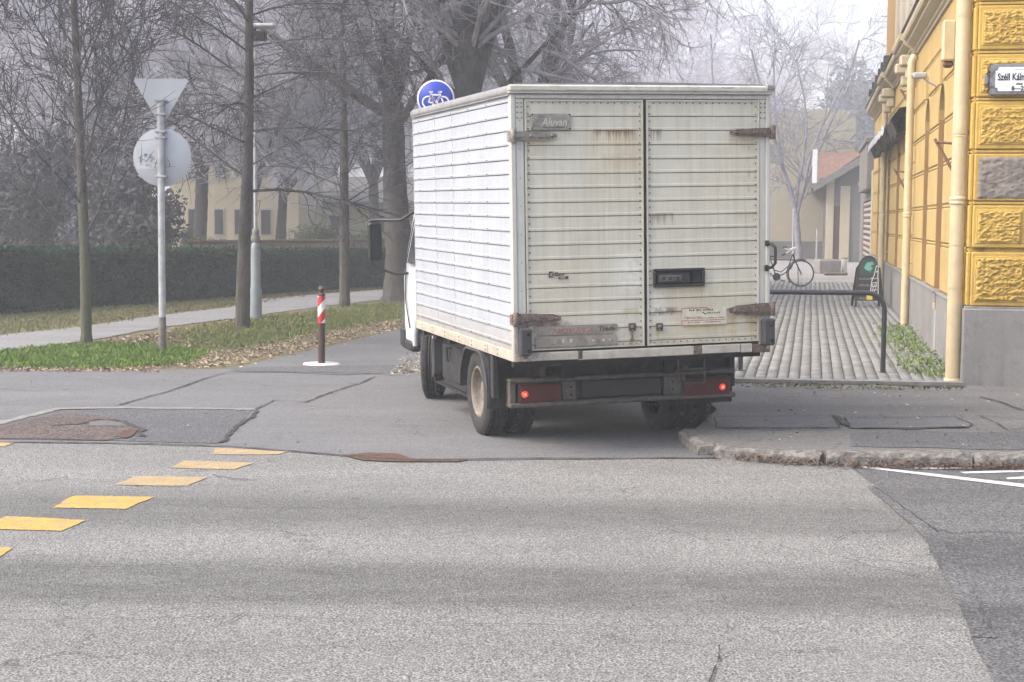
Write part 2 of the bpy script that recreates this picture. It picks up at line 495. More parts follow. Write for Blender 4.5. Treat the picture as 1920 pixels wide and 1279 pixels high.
# yellow blocks of the cycle crossing
for i, (q, m) in enumerate([
        ([(405, 842), (540, 849), (522, 855), (404, 853)], 'yellowfaded'),
        ([(345, 865), (474, 870), (440, 883), (318, 879)], 'yellowfaded'),
        ([(252, 894), (392, 897), (352, 914), (212, 911)], 'yellowfaded'),
        ([(140, 932), (292, 934), (236, 957), (92, 955)], 'yellowpaint'),
        ([(12, 970), (162, 978), (116, 998), (-40, 994)], 'yellowpaint'),
        ([(-110, 1022), (27, 1030), (-10, 1052), (-160, 1046)], 'yellowpaint'),
        ([(-90, 826), (34, 829), (8, 839), (-110, 836)], 'yellowfaded')]):
    sheet('painted_block', [G(*a) for a in q], .0085, M[m], road, amp=.02, step=.045, seed=60 + i)
for i, q in enumerate([[(1585, 874), (1640, 879), (1930, 912), (2060, 929), (2060, 935), (1920, 917), (1625, 881)],
                       [(1715, 880), (1820, 879), (1822, 881.5), (1760, 883), (1716, 882)],
                       [(1800, 888), (1920, 884), (1960, 885), (1920, 888), (1810, 891)],
                       [(1885, 899), (1925, 896), (1990, 897), (1930, 901), (1890, 902)]]):
    sheet('painted_line', [G(*a) for a in q], .0125, M['whitepaint'], road, amp=.006, step=.1, seed=70 + i)

# path beyond the grass
low = [(-300, 690), (0, 660), (160, 641), (300, 615), (440, 598), (600, 576), (730, 561)]
upp = [(730, 543), (600, 552), (500, 560), (430, 577), (300, 592), (160, 613), (0, 630), (-300, 655)]
lp = [G(*q) for q in low]; up_ = [G(*q) for q in upp]
sheet('path', lp + [(lp[-1][0] + 6, lp[-1][1] + 18), (up_[0][0] + 5, up_[0][1] + 22)] + up_, .012, M['path'], amp=.05, kind='structure')

# raised pavement on the right with its kerb
SWZ = .10
kerb_px = [(1304, 803), (1302, 815), (1322, 826), (1360, 835), (1410, 840), (1470, 843), (1560, 845), (1700, 848), (1920, 850), (2500, 856)]
kp = [G(x, y, SWZ) for x, y in kerb_px]
FA = math.atan(.1924)
fdir = np.array([math.sin(FA), math.cos(FA)]); fnr = np.array([math.cos(FA), -math.sin(FA)])
CORN = np.array(G(1808, 722, SWZ))
def W2(s_, o_):    # facade coordinates: s along the facade, o to the right of it
    p = CORN + fdir * s_ + fnr * o_
    return (float(p[0]), float(p[1]))
sw_left = G(1345, 768, SWZ)
mb = MB()
pav_outline = kp + [(40, kp[-1][1]), (40, 300), W2(300, -6.2), W2(10, -5.0), sw_left]
from mathutils.geometry import tessellate_polygon
pav = sheet('pavement', pav_outline, SWZ, M['walk'], amp=0, kind='structure')
# the pavement's side
mb = MB(); ol = [sw_left] + kp
mb.add([(x, y, 0) for x, y in ol] + [(x, y, SWZ) for x, y in ol], [(i, i + 1, i + 1 + len(ol), i + len(ol)) for i in range(len(ol) - 1)])
mb.build('pavement_edge', M['kerbstone'], pav)
# kerb stones: one long bevelled stone after another along the curve
kst = empty('kerb', (0, 0, 0)); tag(kst, kind='structure')
def kerb_run(pts, wd, ztop, lens, par, seed):
    r = random.Random(seed)
    seg = []; acc = 0
    P = []
    for i in range(len(pts) - 1):
        a, b = np.array(pts[i]), np.array(pts[i + 1]); d = np.linalg.norm(b - a); k = max(1, int(d / .05))
        for j in range(k): P.append(a + (b - a) * j / k)
    i = 0
    while i < len(P) - 3:
        ln = r.uniform(*lens); j = min(len(P) - 1, i + max(3, int(ln / .05)))
        a, b = P[i], P[j]; d = b - a; L = np.linalg.norm(d); d /= L; n = np.array([d[1], -d[0]])
        g = .012
        nx, ny = 14, 5
        vs = []; fs = []
        zt = ztop + r.uniform(-.012, .008); tl = r.uniform(-.01, .01)
        prof = [(0, -.1), (0, .70), (.12, .93), (.35, 1.0), (.75, 1.0), (1, 1.0), (1, .2)]
        for ii in range(nx + 1):
            t = g / 2 + (L - g) * ii / nx
            endr = min(ii, nx - ii)
            for (u, h) in prof:
                nn = noise.noise(Vector((a[0] * 3 + t * 9, u * 5, h * 6 + seed))) * .016
                hh = h * zt - (0.016 if endr == 0 and h > .6 else 0) + nn + tl * (t / L - .5)
                oo = wd * (1 - u) + nn * .8 - (.01 if endr == 0 else 0)
                p = a + d * t + n * (oo - .01)
                vs.append((p[0], p[1], hh))
        m = len(prof)
        for ii in range(nx):
            for jj in range(m - 1):
                k0 = ii * m + jj
                fs.append((k0, k0 + m, k0 + m + 1, k0 + 1))
        fs.append(tuple(range(m))); fs.append(tuple(range(nx * m, nx * m + m))[::-1])
        o = MB().add(vs, fs, 0, False).build('kerb_stone', M['kerbstone'], par)
        fix_normals(o)
        i = j
kerb_run(kp, .16, SWZ + .008, (.75, 1.05), kst, 4)
# leaves in the gutter
# outlined patches on the pavement
for i, q in enumerate([[(1340, 783), (1566, 781), (1575, 803), (1343, 803)], [(1583, 785), (1790, 782), (1822, 797), (1812, 803), (1592, 804)]]):
    sheet('pavement_patch', [G(*a, SWZ) for a in q], SWZ + .004, M['side'], pav, amp=.01, seed=80 + i)
    ribbon('crack', [G(*a, SWZ) for a in q + q[:1]], .014, SWZ + .008, M['crack'], pav, seed=82 + i, jit=.5)
for i, (p, wd) in enumerate([([(1566, 781), (1580, 800)], .05), ([(1592, 804), (1700, 806), (1815, 803)], .04), ([(1836, 745), (1880, 757), (1925, 774)], .02),
                             ([(1835, 782), (1925, 788)], .02), ([(1340, 803), (1450, 806), (1575, 806)], .02), ([(1835, 782), (1870, 795), (1890, 808), (1925, 803)], .012)]):
    ribbon('crack', [G(*q, SWZ) for q in p], wd, SWZ + .012, M['crack'], pav, seed=90 + i)
sheet('darker_pavement', [G(*q, SWZ) for q in [(1590, 812), (1700, 808), (1860, 812), (2100, 806), (2100, 845), (1750, 842), (1600, 838)]], SWZ + .004, M['patch'], pav, amp=.05, seed=97)

# block-paved walk
M['joint'] = simple('joint_soil', (.085, .08, .072), .95, var=.4, scale=20)
e0 = G(1380, 717, SWZ)
paved = empty('paved_walk', (0, 0, 0)); tag(paved, kind='structure')
inv = np.linalg.inv(np.array([fdir, fnr]).T)
sA, oA = inv @ (np.array(G(1385, 716, SWZ)) - CORN)
sB, oB = inv @ (np.array(G(1800, 722, SWZ)) - CORN)
bed = sheet('paver_bed', [W2(sA - .0, oA - 1.5), W2(sB + .0, -.02), W2(27, -.02), W2(27, -5.0), W2(sA, -5)], SWZ + .004, M['joint'], paved, amp=0)
V = []; Fc = []; T = []
rr = random.Random(5)
Wd, Ln = .118, .205
o = -.03
ci = 0
while o > -5.0:
    s0 = (sA + (sB - sA) * 0) + rr.uniform(-.02, .02) + (ci % 2) * -.10
    # the walk starts on the edging line
    start = sA + (sB - sA) * ((o - oA) / (oB - oA)) + .03
    s_ = start + (0 if ci % 2 else .10) - .10
    smax = 26.5
    first = True
    while s_ < smax:
        L_ = Ln if s_ < 14 else Ln * 2
        a0 = max(s_, start); a1 = s_ + L_ - .015 - rr.uniform(0, .004)
        if a1 - a0 > .03:
            jx = rr.uniform(-.003, .003) + .003 * math.sin(s_ * .9 + o * 1.3)
            o0 = o - Wd + .009 + jx; o1 = o - .002 + jx; zt = SWZ + .022 + rr.uniform(-.003, .004)
            b = len(V)
            for (ss, oo) in ((a0, o0), (a1, o0), (a1, o1), (a0, o1)):
                p = W2(ss, oo); V.append((p[0], p[1], SWZ + .003))
            for (ss, oo) in ((a0 + .006, o0 + .006), (a1 - .006, o0 + .006), (a1 - .006, o1 - .006), (a0 + .006, o1 - .006)):
                p = W2(ss, oo); V.append((p[0], p[1], zt))
            Fc += [(b + 4, b + 7, b + 6, b + 5), (b, b + 4, b + 5, b + 1), (b + 1, b + 5, b + 6, b + 2), (b + 2, b + 6, b + 7, b + 3), (b + 3, b + 7, b + 4, b)]
            T += [rr.random()] * 5
        s_ += L_
    o -= Wd; ci += 1
pv = np_mesh('paver_blocks', V, np.array(Fc), M['paver'], paved, kind='stuff')
at_ = pv.data.attributes.new('tone', 'FLOAT', 'FACE'); at_.data.foreach_set('value', T)
# flat edging stone at the near end of the walk
a = np.array(G(1330, 716, SWZ)); b = np.array(G(1806, 724, SWZ)); d = (b - a) / np.linalg.norm(b - a); n_ = np.array([-d[1], d[0]])
mb = MB()
vs = [a, b, b + n_ * .16, a + n_ * .16]
mb.add([(p[0], p[1], SWZ + .001) for p in vs] + [(p[0], p[1], SWZ + .035) for p in vs], [(4, 5, 6, 7), (0, 1, 5, 4), (1, 2, 6, 5), (3, 0, 4, 7)])
mb.build('edging_stone', M['concrete'], paved)
ribbon('edging_dirt', [(p[0], p[1]) for p in (a - n_ * .06, (a + b) / 2 - n_ * .07, b - n_ * .05)], .13, SWZ + .006, M['crack'], paved, seed=99, jit=.4)

# ------------------------------------------------------------------ delivery truck
TY, TP, TR_ = .285, .008, -.026
def _R(yaw, p, r):
    return Matrix.Rotation(yaw, 3, 'Z') @ Matrix.Rotation(p, 3, 'X') @ Matrix(((math.cos(r), 0, math.sin(r)), (0, 1, 0), (-math.sin(r), 0, math.cos(r))))
TRM = _R(TY, TP, TR_)
TO = Vector((.022, 11.503, .713)) - TRM @ Vector((0, 0, .713))
truck = empty('delivery_truck')
truck.matrix_world = Matrix.Translation(TO) @ TRM.to_4x4()
tag(truck, 'white box truck with rust-stained rear doors turning into the side lane', 'truck')
def tw(x, y, z): return TO + TRM @ Vector((x, y, z))
def wheel_z(x, y, r):    # local height at which a wheel of radius r stands on the ground at this place
    lo = r
    for _ in range(20): lo += (r + .01) - tw(x, y, lo).z
    return lo

def panel_mat(name, base, dirt_lo, streak, stains, seed, low_dirt=(.8, 1.15)):
    g = NG(name, .42, 0, .45)
    o = g.xyz()
    n = g.noise(2.2, 5, .6)
    col = g.mix(g.ramp(n, [(.35, 0.0), (.65, 1.0)]), base, tuple(x * .9 for x in base))
    # rain streaks running down
    st = g.noise(4, 6, .7, vec=g.mapping((5.5, 5.5, .28), loc=(seed, 0, 0)))
    col = g.mix(g.ramp(st, [(.45, 0.0), (.72, streak)]), col, dirt_lo)
    # scuffs
    sc = g.noise(13, 6, .75, vec=g.mapping((1, 1, 2.2), loc=(seed * 2, 3, 0)))
    col = g.mix(g.ramp(sc, [(.60, 0.0), (.70, .35)]), col, tuple(x * .62 for x in dirt_lo))
    # road grime along the bottom
    gr = g.n('ShaderNodeMapRange'); g.L(o[2], gr.inputs[0]); gr.inputs[1].default_value = low_dirt[1]; gr.inputs[2].default_value = low_dirt[0]
    gm = g.math('MULTIPLY', gr.outputs[0], g.ramp(g.noise(7, 5, .7, vec=g.mapping((1, 1, 2))), [(.3, .15), (.7, 1.0)]), True)
    col = g.mix(gm, col, (.26, .21, .15))
    fine = g.noise(60, 3, .6, vec=g.mapping((1.6, 1.6, .05)))
    for (x0, x1, z0, z1, c, stg, kind) in stains:
        mx = g.band(o[0], x0, x1, .05 if kind == 'blot' else .02)
        if kind == 'drip':     # dense under its top edge, fading as streaks downwards
            mr = g.n('ShaderNodeMapRange'); g.L(o[2], mr.inputs[0]); mr.inputs[1].default_value = z0; mr.inputs[2].default_value = z1
            top = g.band(o[2], z0, z1, .006)
            thr = g.math('ADD', g.math('MULTIPLY', mr.outputs[0], .62), g.math('MULTIPLY', g.math('SUBTRACT', fine, .5), 1.9))
            mz = g.math('MULTIPLY', top, g.ramp(thr, [(.15, 0.0), (.75, 1.0)]))
        else:
            mz = g.band(o[2], z0, z1, .05 if (kind == 'blot' and z1 - z0 > .15) else .01)
            bl = g.noise(16, 6, .75, vec=g.mapping((1, 1, 1), loc=(x0 * 9, 0, z0 * 5)))
            mz = g.math('MULTIPLY', mz, g.ramp(bl, [(.40, 0.0), (.56, 1.0)]))
        m = g.math('MULTIPLY', g.math('MULTIPLY', mx, mz), stg)
        col = g.mix(m, col, c)
    g.color(col)
    g.b.inputs['Roughness'].default_value = .5
    g.bump(g.noise(3.2, 4, .55), .4, .03)
    return g.mat

RUST = (.19, .085, .035); BRN = (.10, .055, .035); OCH = (.36, .235, .10); GRY = (.17, .155, .14)
rear_stains = [
    (.58, 1.02, 1.55, 2.35, (.50, .40, .25), .4, 'drip'), (1.25, 1.95, .80, 1.25, (.50, .41, .26), .45, 'blot'), (.15, .6, .98, 1.5, (.52, .45, .32), .35, 'blot'), (1.5, 1.96, 1.3, 2.3, (.50, .42, .30), .28, 'drip'),
    (.62, .985, 2.22, 2.435, OCH, .75, 'drip'), (.64, .96, 2.36, 2.432, BRN, .85, 'drip'), (.70, .98, 1.95, 2.25, OCH, .35, 'drip'),
    (1.085, 1.185, 2.33, 2.435, BRN, .8, 'drip'), (1.9, 1.915, 1.95, 2.37, OCH, .95, 'blot2'),
    (1.74, 1.95, 2.25, 2.36, OCH, .5, 'drip'), (1.075, 1.28, 1.69, 1.80, BRN, .75, 'drip'), (1.80, 1.98, 1.70, 1.80, OCH, .5, 'drip'),
    (1.46, 1.53, 1.05, 1.25, OCH, .85, 'drip'), (1.1, 1.5, 1.08, 1.24, OCH, .35, 'drip'), (1.74, 1.80, .80, 1.0, OCH, .9, 'drip'), (1.88, 1.98, .79, .98, OCH, .95, 'drip'),
    (.86, .99, 1.0, 1.08, (.30, .27, .13), .7, 'drip'), (.92, .95, .80, .91, RUST, .95, 'blot2'), (1.13, 1.17, .78, .90, (.3, .28, .1), .7, 'drip'),
    (.84, 1.0, 1.22, 1.50, (.66, .66, .63), .6, 'blot'), (1.11, 1.18, 1.0, 1.18, (.66, .66, .63), .55, 'blot'), (1.08, 1.3, 1.02, 1.08, BRN, .8, 'blot'),
    (.06, .45, .95, 1.0, RUST, .8, 'blot'), (.10, .30, 2.20, 2.36, OCH, .4, 'drip'), (1.38, 1.8, .88, .93, (.6, .55, .3), .5, 'blot'),
]
M['tside'] = panel_mat('box_side_paint', (.38, .405, .45), (.25, .265, .30), .6, [], 3, (.76, 1.02))
M['tdoor'] = panel_mat('box_door_paint', (.55, .525, .445), (.38, .34, .25), .62, rear_stains, 8, (.6, 1.0))
M['tframe'] = panel_mat('box_frame_paint', (.52, .51, .47), (.30, .28, .24), .6, [(.0, .12, .70, .76, RUST, .9, 'blot'), (.0, .3, .70, 1.0, BRN, .5, 'blot')], 14, (.68, .95))
M['tskirt'] = panel_mat('box_skirt_paint', (.50, .47, .40), (.30, .25, .19), .7, [], 17, (.6, .9))
M['troof'] = simple('roof_trim', (.50, .48, .44), .5, var=.12, scale=5, dirt=(.35, .31, .26))
M['sidetrim'] = simple('side_trim', (.22, .22, .225), .5, var=.15, scale=5, dirt=(.15, .145, .14))
M['cab'] = simple('cab_paint', (.48, .50, .53), .3, var=.05, scale=3, spec=.5)
M['rustmetal'] = simple('rusty_metal', (.11, .075, .06), .7, .1, var=.45, scale=22, bump=.5, dirt=(.26, .23, .2))
M['galv'] = simple('hinge_metal', (.23, .22, .20), .55, .2, var=.35, scale=22, bump=.3, dirt=(.10, .055, .04))
M['rubber'] = simple('rubber', (.045, .045, .05), .8, var=.3, scale=12, bump=.3)
M['tyre'] = simple('tyre', (.026, .025, .025), .85, var=.35, scale=9, bump=.2, bscale=50, dirt=(.05, .045, .04))
M['rim'] = simple('rim', (.20, .175, .145), .6, .1, var=.3, scale=12, dirt=(.12, .08, .055))
M['chassis'] = simple('chassis', (.014, .014, .017), .7, var=.4, scale=7, dirt=(.05, .043, .036))
M['bumper'] = simple('bumper_metal', (.085, .075, .065), .65, var=.4, scale=9, dirt=(.15, .12, .10))
M['blackplastic'] = simple('black_plastic', (.022, .022, .024), .45, var=.2, scale=10)
M['lampred'] = simple('lamp_red', (.085, .010, .009), .25, var=.35, scale=18, dirt=(.07, .03, .026))
M['glass_dark'] = simple('dark_glass', (.018, .021, .024), .12, var=.1, scale=2, spec=.35)
M['rivet'] = simple('rivet', (.13, .12, .11), .6, .3, var=.3)
M['gap'] = simple('gap', (.012, .011, .010), .9, var=.2)
M['decalgrey'] = simple('decal_grey', (.25, .245, .225), .6, var=.2, scale=18, dirt=(.16, .13, .11))
M['decalstrip'] = simple('decal_strip', (.24, .215, .185), .7, var=.3, scale=14, dirt=(.13, .10, .085))
M['decaldark'] = simple('decal_dark', (.07, .05, .045), .7, var=.3, scale=30)
M['decalred'] = simple('decal_red', (.25, .12, .10), .7, var=.4, scale=40)
M['decalpale'] = simple('decal_pale', (.45, .43, .38), .6, var=.2, scale=40)
M['decalorange'] = simple('decal_orange', (.36, .14, .07), .7, var=.3, scale=40)
M['sticker'] = simple('sticker_base', (.53, .49, .39), .6, var=.12, scale=20)
def emis(name, c, st, base):
    g = NG(name, .3); g.color(base)
    g.b.inputs['Emission Color'].default_value = (*c, 1); g.b.inputs['Emission Strength'].default_value = st
    return g.mat
M['lamplit'] = emis('lit_rear_lamp', (1, .08, .04), .22, (.3, .02, .01))
M['lampcore'] = emis('lit_lamp_core', (1, .20, .10), .7, (.5, .1, .05))

BW, BL, Z0, Z1, ZR = 2.07, 3.28, .787, 2.692, 2.755
PITCH = .1062
# -- box body, left side: planks with raised ribs
def rib_profile(z0, z1, first, k=1.0):
    """(offset, z) outline of the ribbed sheet, offset 0 = plane"""
    pts = [(0, z0)]
    z = first
    while z < z1 - .03:
        if z > z0 + .02:
            pts += [(0.000, z - .0165), (-.007, z - .0160), (-.007, z - .0110), (.010 * k, z - .0095), (.012 * k, z + .002), (.011 * k, z + .009), (.001, z + .013)]
        z += PITCH
    pts.append((0, z1))
    return pts
M['groove'] = simple('dirty_groove', (.20, .19, .165), .9, var=.4, scale=12)
ribz0 = 1.80 - 9 * PITCH
def ribbed(name, mat, plane, a0, a1, z0, z1, first, par, base, extra=None, thick=.02):
    """plane 'x': wall facing -x spanning y a0..a1; plane 'y': wall facing -y spanning x a0..a1; '+x' faces +x"""
    pr = rib_profile(z0, z1, first, .28 if plane == 'y' else .7)
    mb = MB(); v = []; n = len(pr)
    for a in (a0, a1):
        for (o_, z) in pr:
            if plane == 'x': v.append((base - o_, a, z))
            elif plane == '+x': v.append((base + o_, a, z))
            else: v.append((a, base - o_, z))
    for i in range(n - 1):
        dark = pr[i][0] <= -.006 and pr[i + 1][0] <= -.006
        mb.add([v[i], v[i + 1], v[n + i + 1], v[n + i]], [(0, 1, 2, 3)], len(mat) if dark else 0)
    mat = list(mat) + [M['groove']]
    if plane == 'x': mb.box(base + .012, base + thick + .012, a0, a1, z0, z1)
    elif plane == '+x': mb.box(base - thick - .012, base - .012, a0, a1, z0, z1)
    else: mb.box(a0, a1, base + .012, base + thick + .012, z0, z1)
    if extra: extra(mb)
    o = mb.build(name, mat, par)
    return fix_normals(o)

box = MB()
box.box(.05, BW - .05, .06, BL - .03, Z0 - .02, ZR - .03)      # inner core keeps light out
body = box.build('cargo_box', M['tframe'], truck)
def side_extra(mb):
    zz = ribz0
    seams = [.66, 1.215, 1.79, 2.41, 3.0]
    for k, y in enumerate(seams):
        big = k in (2, 4, 3)
        z = ribz0
        while z < Z1 - .02:
            if z > Z0: mb.lathe([(.0045, 0), (.0045, -.016), (0, -.018)], (.0, y, z), 'x', 6, 1)
            if big or k == 1:
                mb.lathe([(.003, 0), (.003, -.004), (0, -.005)], (.0, y, z + PITCH * .5), 'x', 5, 1)
            z += PITCH
        if k in (2, 3): mb.box(-.0025, .001, y - .0025, y + .0025, Z0, Z1, 2)
    # hole torn in the sheet
    mb.add([(-.003, .815, .985), (-.003, .85, .975), (-.003, .842, .95), (-.003, .852, .93), (-.003, .838, .915), (-.003, .82, .935), (-.003, .828, .955)], [tuple(range(7))], 2)
    mb.add([(-.004, .858, .972), (-.004, .87, .965), (-.004, .862, .93), (-.004, .853, .945)], [(0, 1, 2, 3)], 3)
    mb.box(-.004, .001, .60, .66, .84, .852, 2)
M['seam'] = simple('seam', (.33, .34, .36), .6, var=.2)
ribbed('side_panel', [M['tside'], M['rivet'], M['seam'], M['concrete']], 'x', .045, BL, Z0, Z1, ribz0, truck, 0.0, side_extra)
ribbed('side_panel', [M['tside'], M['rivet'], M['gap'], M['concrete']], '+x', .045, BL, Z0, Z1, ribz0, truck, BW)
ribbed('front_panel', [M['tside']], 'y', .0, BW, Z0, Z1, ribz0, truck, BL)
# corner posts and frame round the doors
fr = MB()
fr.bbox(-.012, .030, -.012, .05, .72, Z1 + .02, .008)
fr.bbox(.030, .094, -.004, .05, .74, 2.66, .006)
fr.bbox(1.994, 2.045, -.004, .05, .74, 2.66, .006)
fr.bbox(2.045, 2.082, -.012, .05, .72, Z1 + .02, .008)
fr.bbox(.030, 2.045, -.010, .05, 2.660, 2.700, .006)
for x in (.045, .075, 2.005, 2.035):
    for z in (2.60, 2.63, 2.56, 2.52): fr.lathe([(.006, 0), (.005, -.006), (0, -.007)], (x, -.004, z), 'y', 6, 1)
for z in np.arange(1.0, 2.5, .21): fr.lathe([(.004, 0), (.004, -.004), (0, -.005)], (.062, -.004, z + .03), 'y', 6, 1)
fr.build('door_frame', [M['tframe'], M['rivet']], truck)
# roof with a rounded edge trim
rf = MB()
prof = [(0, 2.690), (-.022, 2.695), (-.026, 2.715), (-.018, 2.745), (.0, 2.762), (.05, 2.772), (1.035, 2.785), (BW - .05, 2.772), (BW, 2.762), (BW + .018, 2.745), (BW + .026, 2.715), (BW + .022, 2.695), (BW, 2.690)]
rf.prism([(x, z) for x, z in prof], 'y', -.02, BL + .01, 2, True)
rf.bbox(-.027, BW + .027, -.045, .01, 2.712, 2.762, .012)
rf.bbox(-.028, BW + .028, -.036, .0, 2.698, 2.710, .004)
rf.box(-.024, .0, .0, BL, 2.684, 2.694, 2)
rf.bbox(2.03, 2.105, -.052, .04, 2.722, 2.774, .012, 1)
rf.bbox(1.66, 1.76, -.047, -.03, 2.742, 2.750, .002, 1)
fix_normals(rf.build('roof', [M['troof'], M['galv'], M['sidetrim']], truck))
# skirt along the bottom
sk = MB()
sk.bbox(-.014, .03, -.0, BL, .712, Z0 + .002, .004)
for k, y in enumerate([.42, .78, 1.2, 1.62, 2.12, 2.6, 3.0]):
    sk.lathe([(.006, 0), (.005, -.006), (0, -.007)], (-.014, y, .768), 'x', 6, 1)
    sk.lathe([(.006, 0), (.005, -.006), (0, -.007)], (-.014, y, .735), 'x', 6, 1)
sk.box(-.0155, -.0, .715, .722, .714, .785, 1)
sk.build('side_skirt', [M['tskirt'], M['rivet']], truck)
MB().bbox(BW - .03, BW + .014, 0, BL, .712, Z0 + .002, .004).build('side_skirt', M['tskirt'], truck)
rs = MB()
rs.bbox(-.005, .50, -.014, .05, .712, .776, .005)
rs.bbox(.505, 1.44, -.013, .05, .706, .774, .005)
rs.bbox(1.51, 1.83, -.014, .05, .710, .776, .005)
rs.bbox(1.835, 1.93, -.012, .05, .706, .775, .005)
rs.bbox(1.93, 2.085, -.010, .05, .70, .768, .005, 1)
rs.bbox(1.44, 1.51, -.010, .05, .705, .775, .004, 1)
rs.bbox(.495, .53, -.017, .02, .715, .778, .004, 2)
rs.build('rear_sill', [M['tframe'], M['rustmetal'], M['decaldark']], truck)

# -- rear doors
def door(x0, x1, z0=.792, z1=2.655, left=True):
    def ex(mb):
        mb.box(x0 + .001, x0 + .012, -.009, .012, z0, z1); mb.box(x1 - .012, x1 - .001, -.009, .012, z0, z1)
        mb.box(x0 + .012, x1 - .012, -.008, .012, z1 - .012, z1 - .001); mb.box(x0 + .012, x1 - .012, -.008, .012, z0, z0 + .01)
        z = z0 + .03
        while z < z1 - .02:
            for x in (x0 + .028, x1 - .028): mb.lathe([(.0058, 0), (.0048, -.006), (0, -.008)], (x, -.001, z), 'y', 6, 1)
            z += .054
        x = x0 + .06
        while x < x1 - .04:
            for zz in (z0 + .022, z1 - .024): mb.lathe([(.0058, 0), (.0048, -.006), (0, -.008)], (x, -.001, zz), 'y', 6, 1)
            x += .054
    return ribbed('rear_door', [M['tdoor'], M['rivet']], 'y', x0, x1, z0, z1, ribz0, truck, .004, ex, .025)
dl = door(.100, 1.034); dr = door(1.058, 1.990)
gp = MB(); gp.box(.094, 1.994, .026, .05, .776, 2.66)
gp.bbox(1.036, 1.055, -.006, .03, .78, 2.66, .003)
gp.build('door_seal', M['gap'], truck)

def hinge(side, z, mat, tip, par, h=.045):
    mb = MB()
    sg = 1 if side == 'L' else -1
    xe = .008 if side == 'L' else 2.09
    L_ = tip
    zs = [(0, h * .62), (.10, h * .6), (L_ - .06, h * .45), (L_, h * .22)]
    up = [(xe + sg * a, z + b) for a, b in zs]; dn = [(xe + sg * a, z - b) for a, b in zs][::-1]
    mb.prism(up + dn, 'y', -.030, -.012, 0)
    mb.prism([(xe + sg * a, z + b * .35 + .004) for a, b in zs[:3]] + [(xe + sg * a, z - b * .35) for a, b in zs[:3]][::-1], 'y', -.040, -.029, 0)
    mb.lathe([(.019, -.052), (.022, -.05), (.022, .05), (.019, .052)], (xe - sg * .004, -.03, z), 'z', 12, 0)
    mb.bbox(xe - sg * .03, xe + sg * .02, -.012, .05, z - .04, z + .04, .005)
    mb.lathe([(.013, -.013), (.011, -.028), (0, -.030)], (xe + sg * (L_ - .04), -.014, z), 'y', 8, 0)
    mb.lathe([(.012, -.013), (.010, -.034), (0, -.036)], (xe + sg * .13, -.014, z), 'y', 8, 0)
    fix_normals(mb.build('hinge', mat, par))
hinge('L', 2.388, M['galv'], .335, dl, .052); hinge('R', 2.408, M['rustmetal'], .35, dr, .056)
hinge('L', 1.030, M['rustmetal'], .35, dl, .07); hinge('R', 1.040, M['rustmetal'], .355, dr, .08)
# rubber door buffers at the lower corners
for (x0, x1) in ((.022, .112), (1.998, 2.094)):
    mb = MB(); mb.bbox(x0, x1, -.085, -.004, .760, .968, .012)
    for z in (.80, .925): mb.lathe([(.0145, 0), (.0145, -.004), (0, -.004)], ((x0 + x1) / 2 + .015, -.084, z), 'y', 10, 1)
    mb.build('rubber_buffer', [M['rubber'], M['gap']], truck)
# latch with its frame
mb = MB()
for (a0, a1, c0, c1) in ((1.103, 1.529, 1.358, 1.378), (1.103, 1.529, 1.236, 1.256), (1.103, 1.125, 1.256, 1.358), (1.507, 1.529, 1.256, 1.358)):
    mb.bbox(a0, a1, -.026, -.006, c0, c1, .006)
mb.box(1.12, 1.51, -.012, -.008, 1.25, 1.36, 1)
mb.bbox(1.135, 1.405, -.022, -.012, 1.264, 1.344, .006, 0)
mb.bbox(1.150, 1.335, -.028, -.02, 1.280, 1.328, .006, 2)
mb.bbox(1.345, 1.36, -.030, -.02, 1.27, 1.34, .003, 0)
for x in (1.175, 1.225, 1.29): mb.bbox(x, x + .022, -.034, -.026, 1.294, 1.316, .004, 0)
mb.bbox(1.42, 1.50, -.020, -.012, 1.262, 1.350, .01, 1)
mb.build('latch', [M['blackplastic'], M['gap'], M['bumper']], dr)
# small square locks
for (x0, z0, par) in ((.902, .912, dl), (1.124, .904, dr)):
    mb = MB(); mb.bbox(x0, x0 + .06, -.020, -.006, z0, z0 + .06, .008)
    mb.bbox(x0 + .016, x0 + .044, -.026, -.018, z0 + .022, z0 + .046, .005, 1)
    mb.bbox(x0 + .022, x0 + .036, -.027, -.018, z0 + .003, z0 + .012, .003, 1)
    mb.build('lock', [M['decaldark'], M['galv']], par)
mb = MB(); mb.bbox(.926, .936, -.016, -.006, .85, .905, .003); mb.bbox(.918, .944, -.018, -.006, .838, .858, .008)
mb.build('lock_tongue', M['rustmetal'], dl)
# grab handle on the right post
mb = MB()
mb.tube([(2.052, -.012, 1.555), (2.062, -.075, 1.548), (2.085, -.095, 1.52), (2.085, -.095, 1.40), (2.066, -.075, 1.368), (2.05, -.012, 1.36)], .012, 10)
mb.bbox(2.035, 2.07, -.028, -.01, 1.53, 1.575, .006); mb.bbox(2.03, 2.065, -.028, -.01, 1.335, 1.385, .006)
mb.build('grab_handle', M['blackplastic'], truck)

# lettering helper: text turned into a mesh of its own
FONT = {}
def text_mesh(name, body, size, mat, parent, loc, rot, ext=.001, bold=0.0, shear=0.0, align='LEFT', sx=1.0, spacing=1.0):
    cu = bpy.data.curves.new(name, 'FONT'); cu.body = body; cu.size = size; cu.extrude = ext; cu.offset = bold; cu.shear = shear
    cu.align_x = align; cu.space_character = spacing; cu.resolution_u = 3
    tmp = bpy.data.objects.new(name + '_t', cu); COL.objects.link(tmp)
    dg = bpy.context.evaluated_depsgraph_get()
    me = bpy.data.meshes.new_from_object(tmp.evaluated_get(dg))
    bpy.data.objects.remove(tmp); bpy.data.curves.remove(cu)
    me.materials.clear(); me.materials.append(mat)
    o = bpy.data.objects.new(name, me); COL.objects.link(o)
    o.parent = parent; o.location = loc; o.rotation_euler = rot; o.scale = (sx, 1, 1)
    return o
RX = (math.pi / 2, 0, 0)
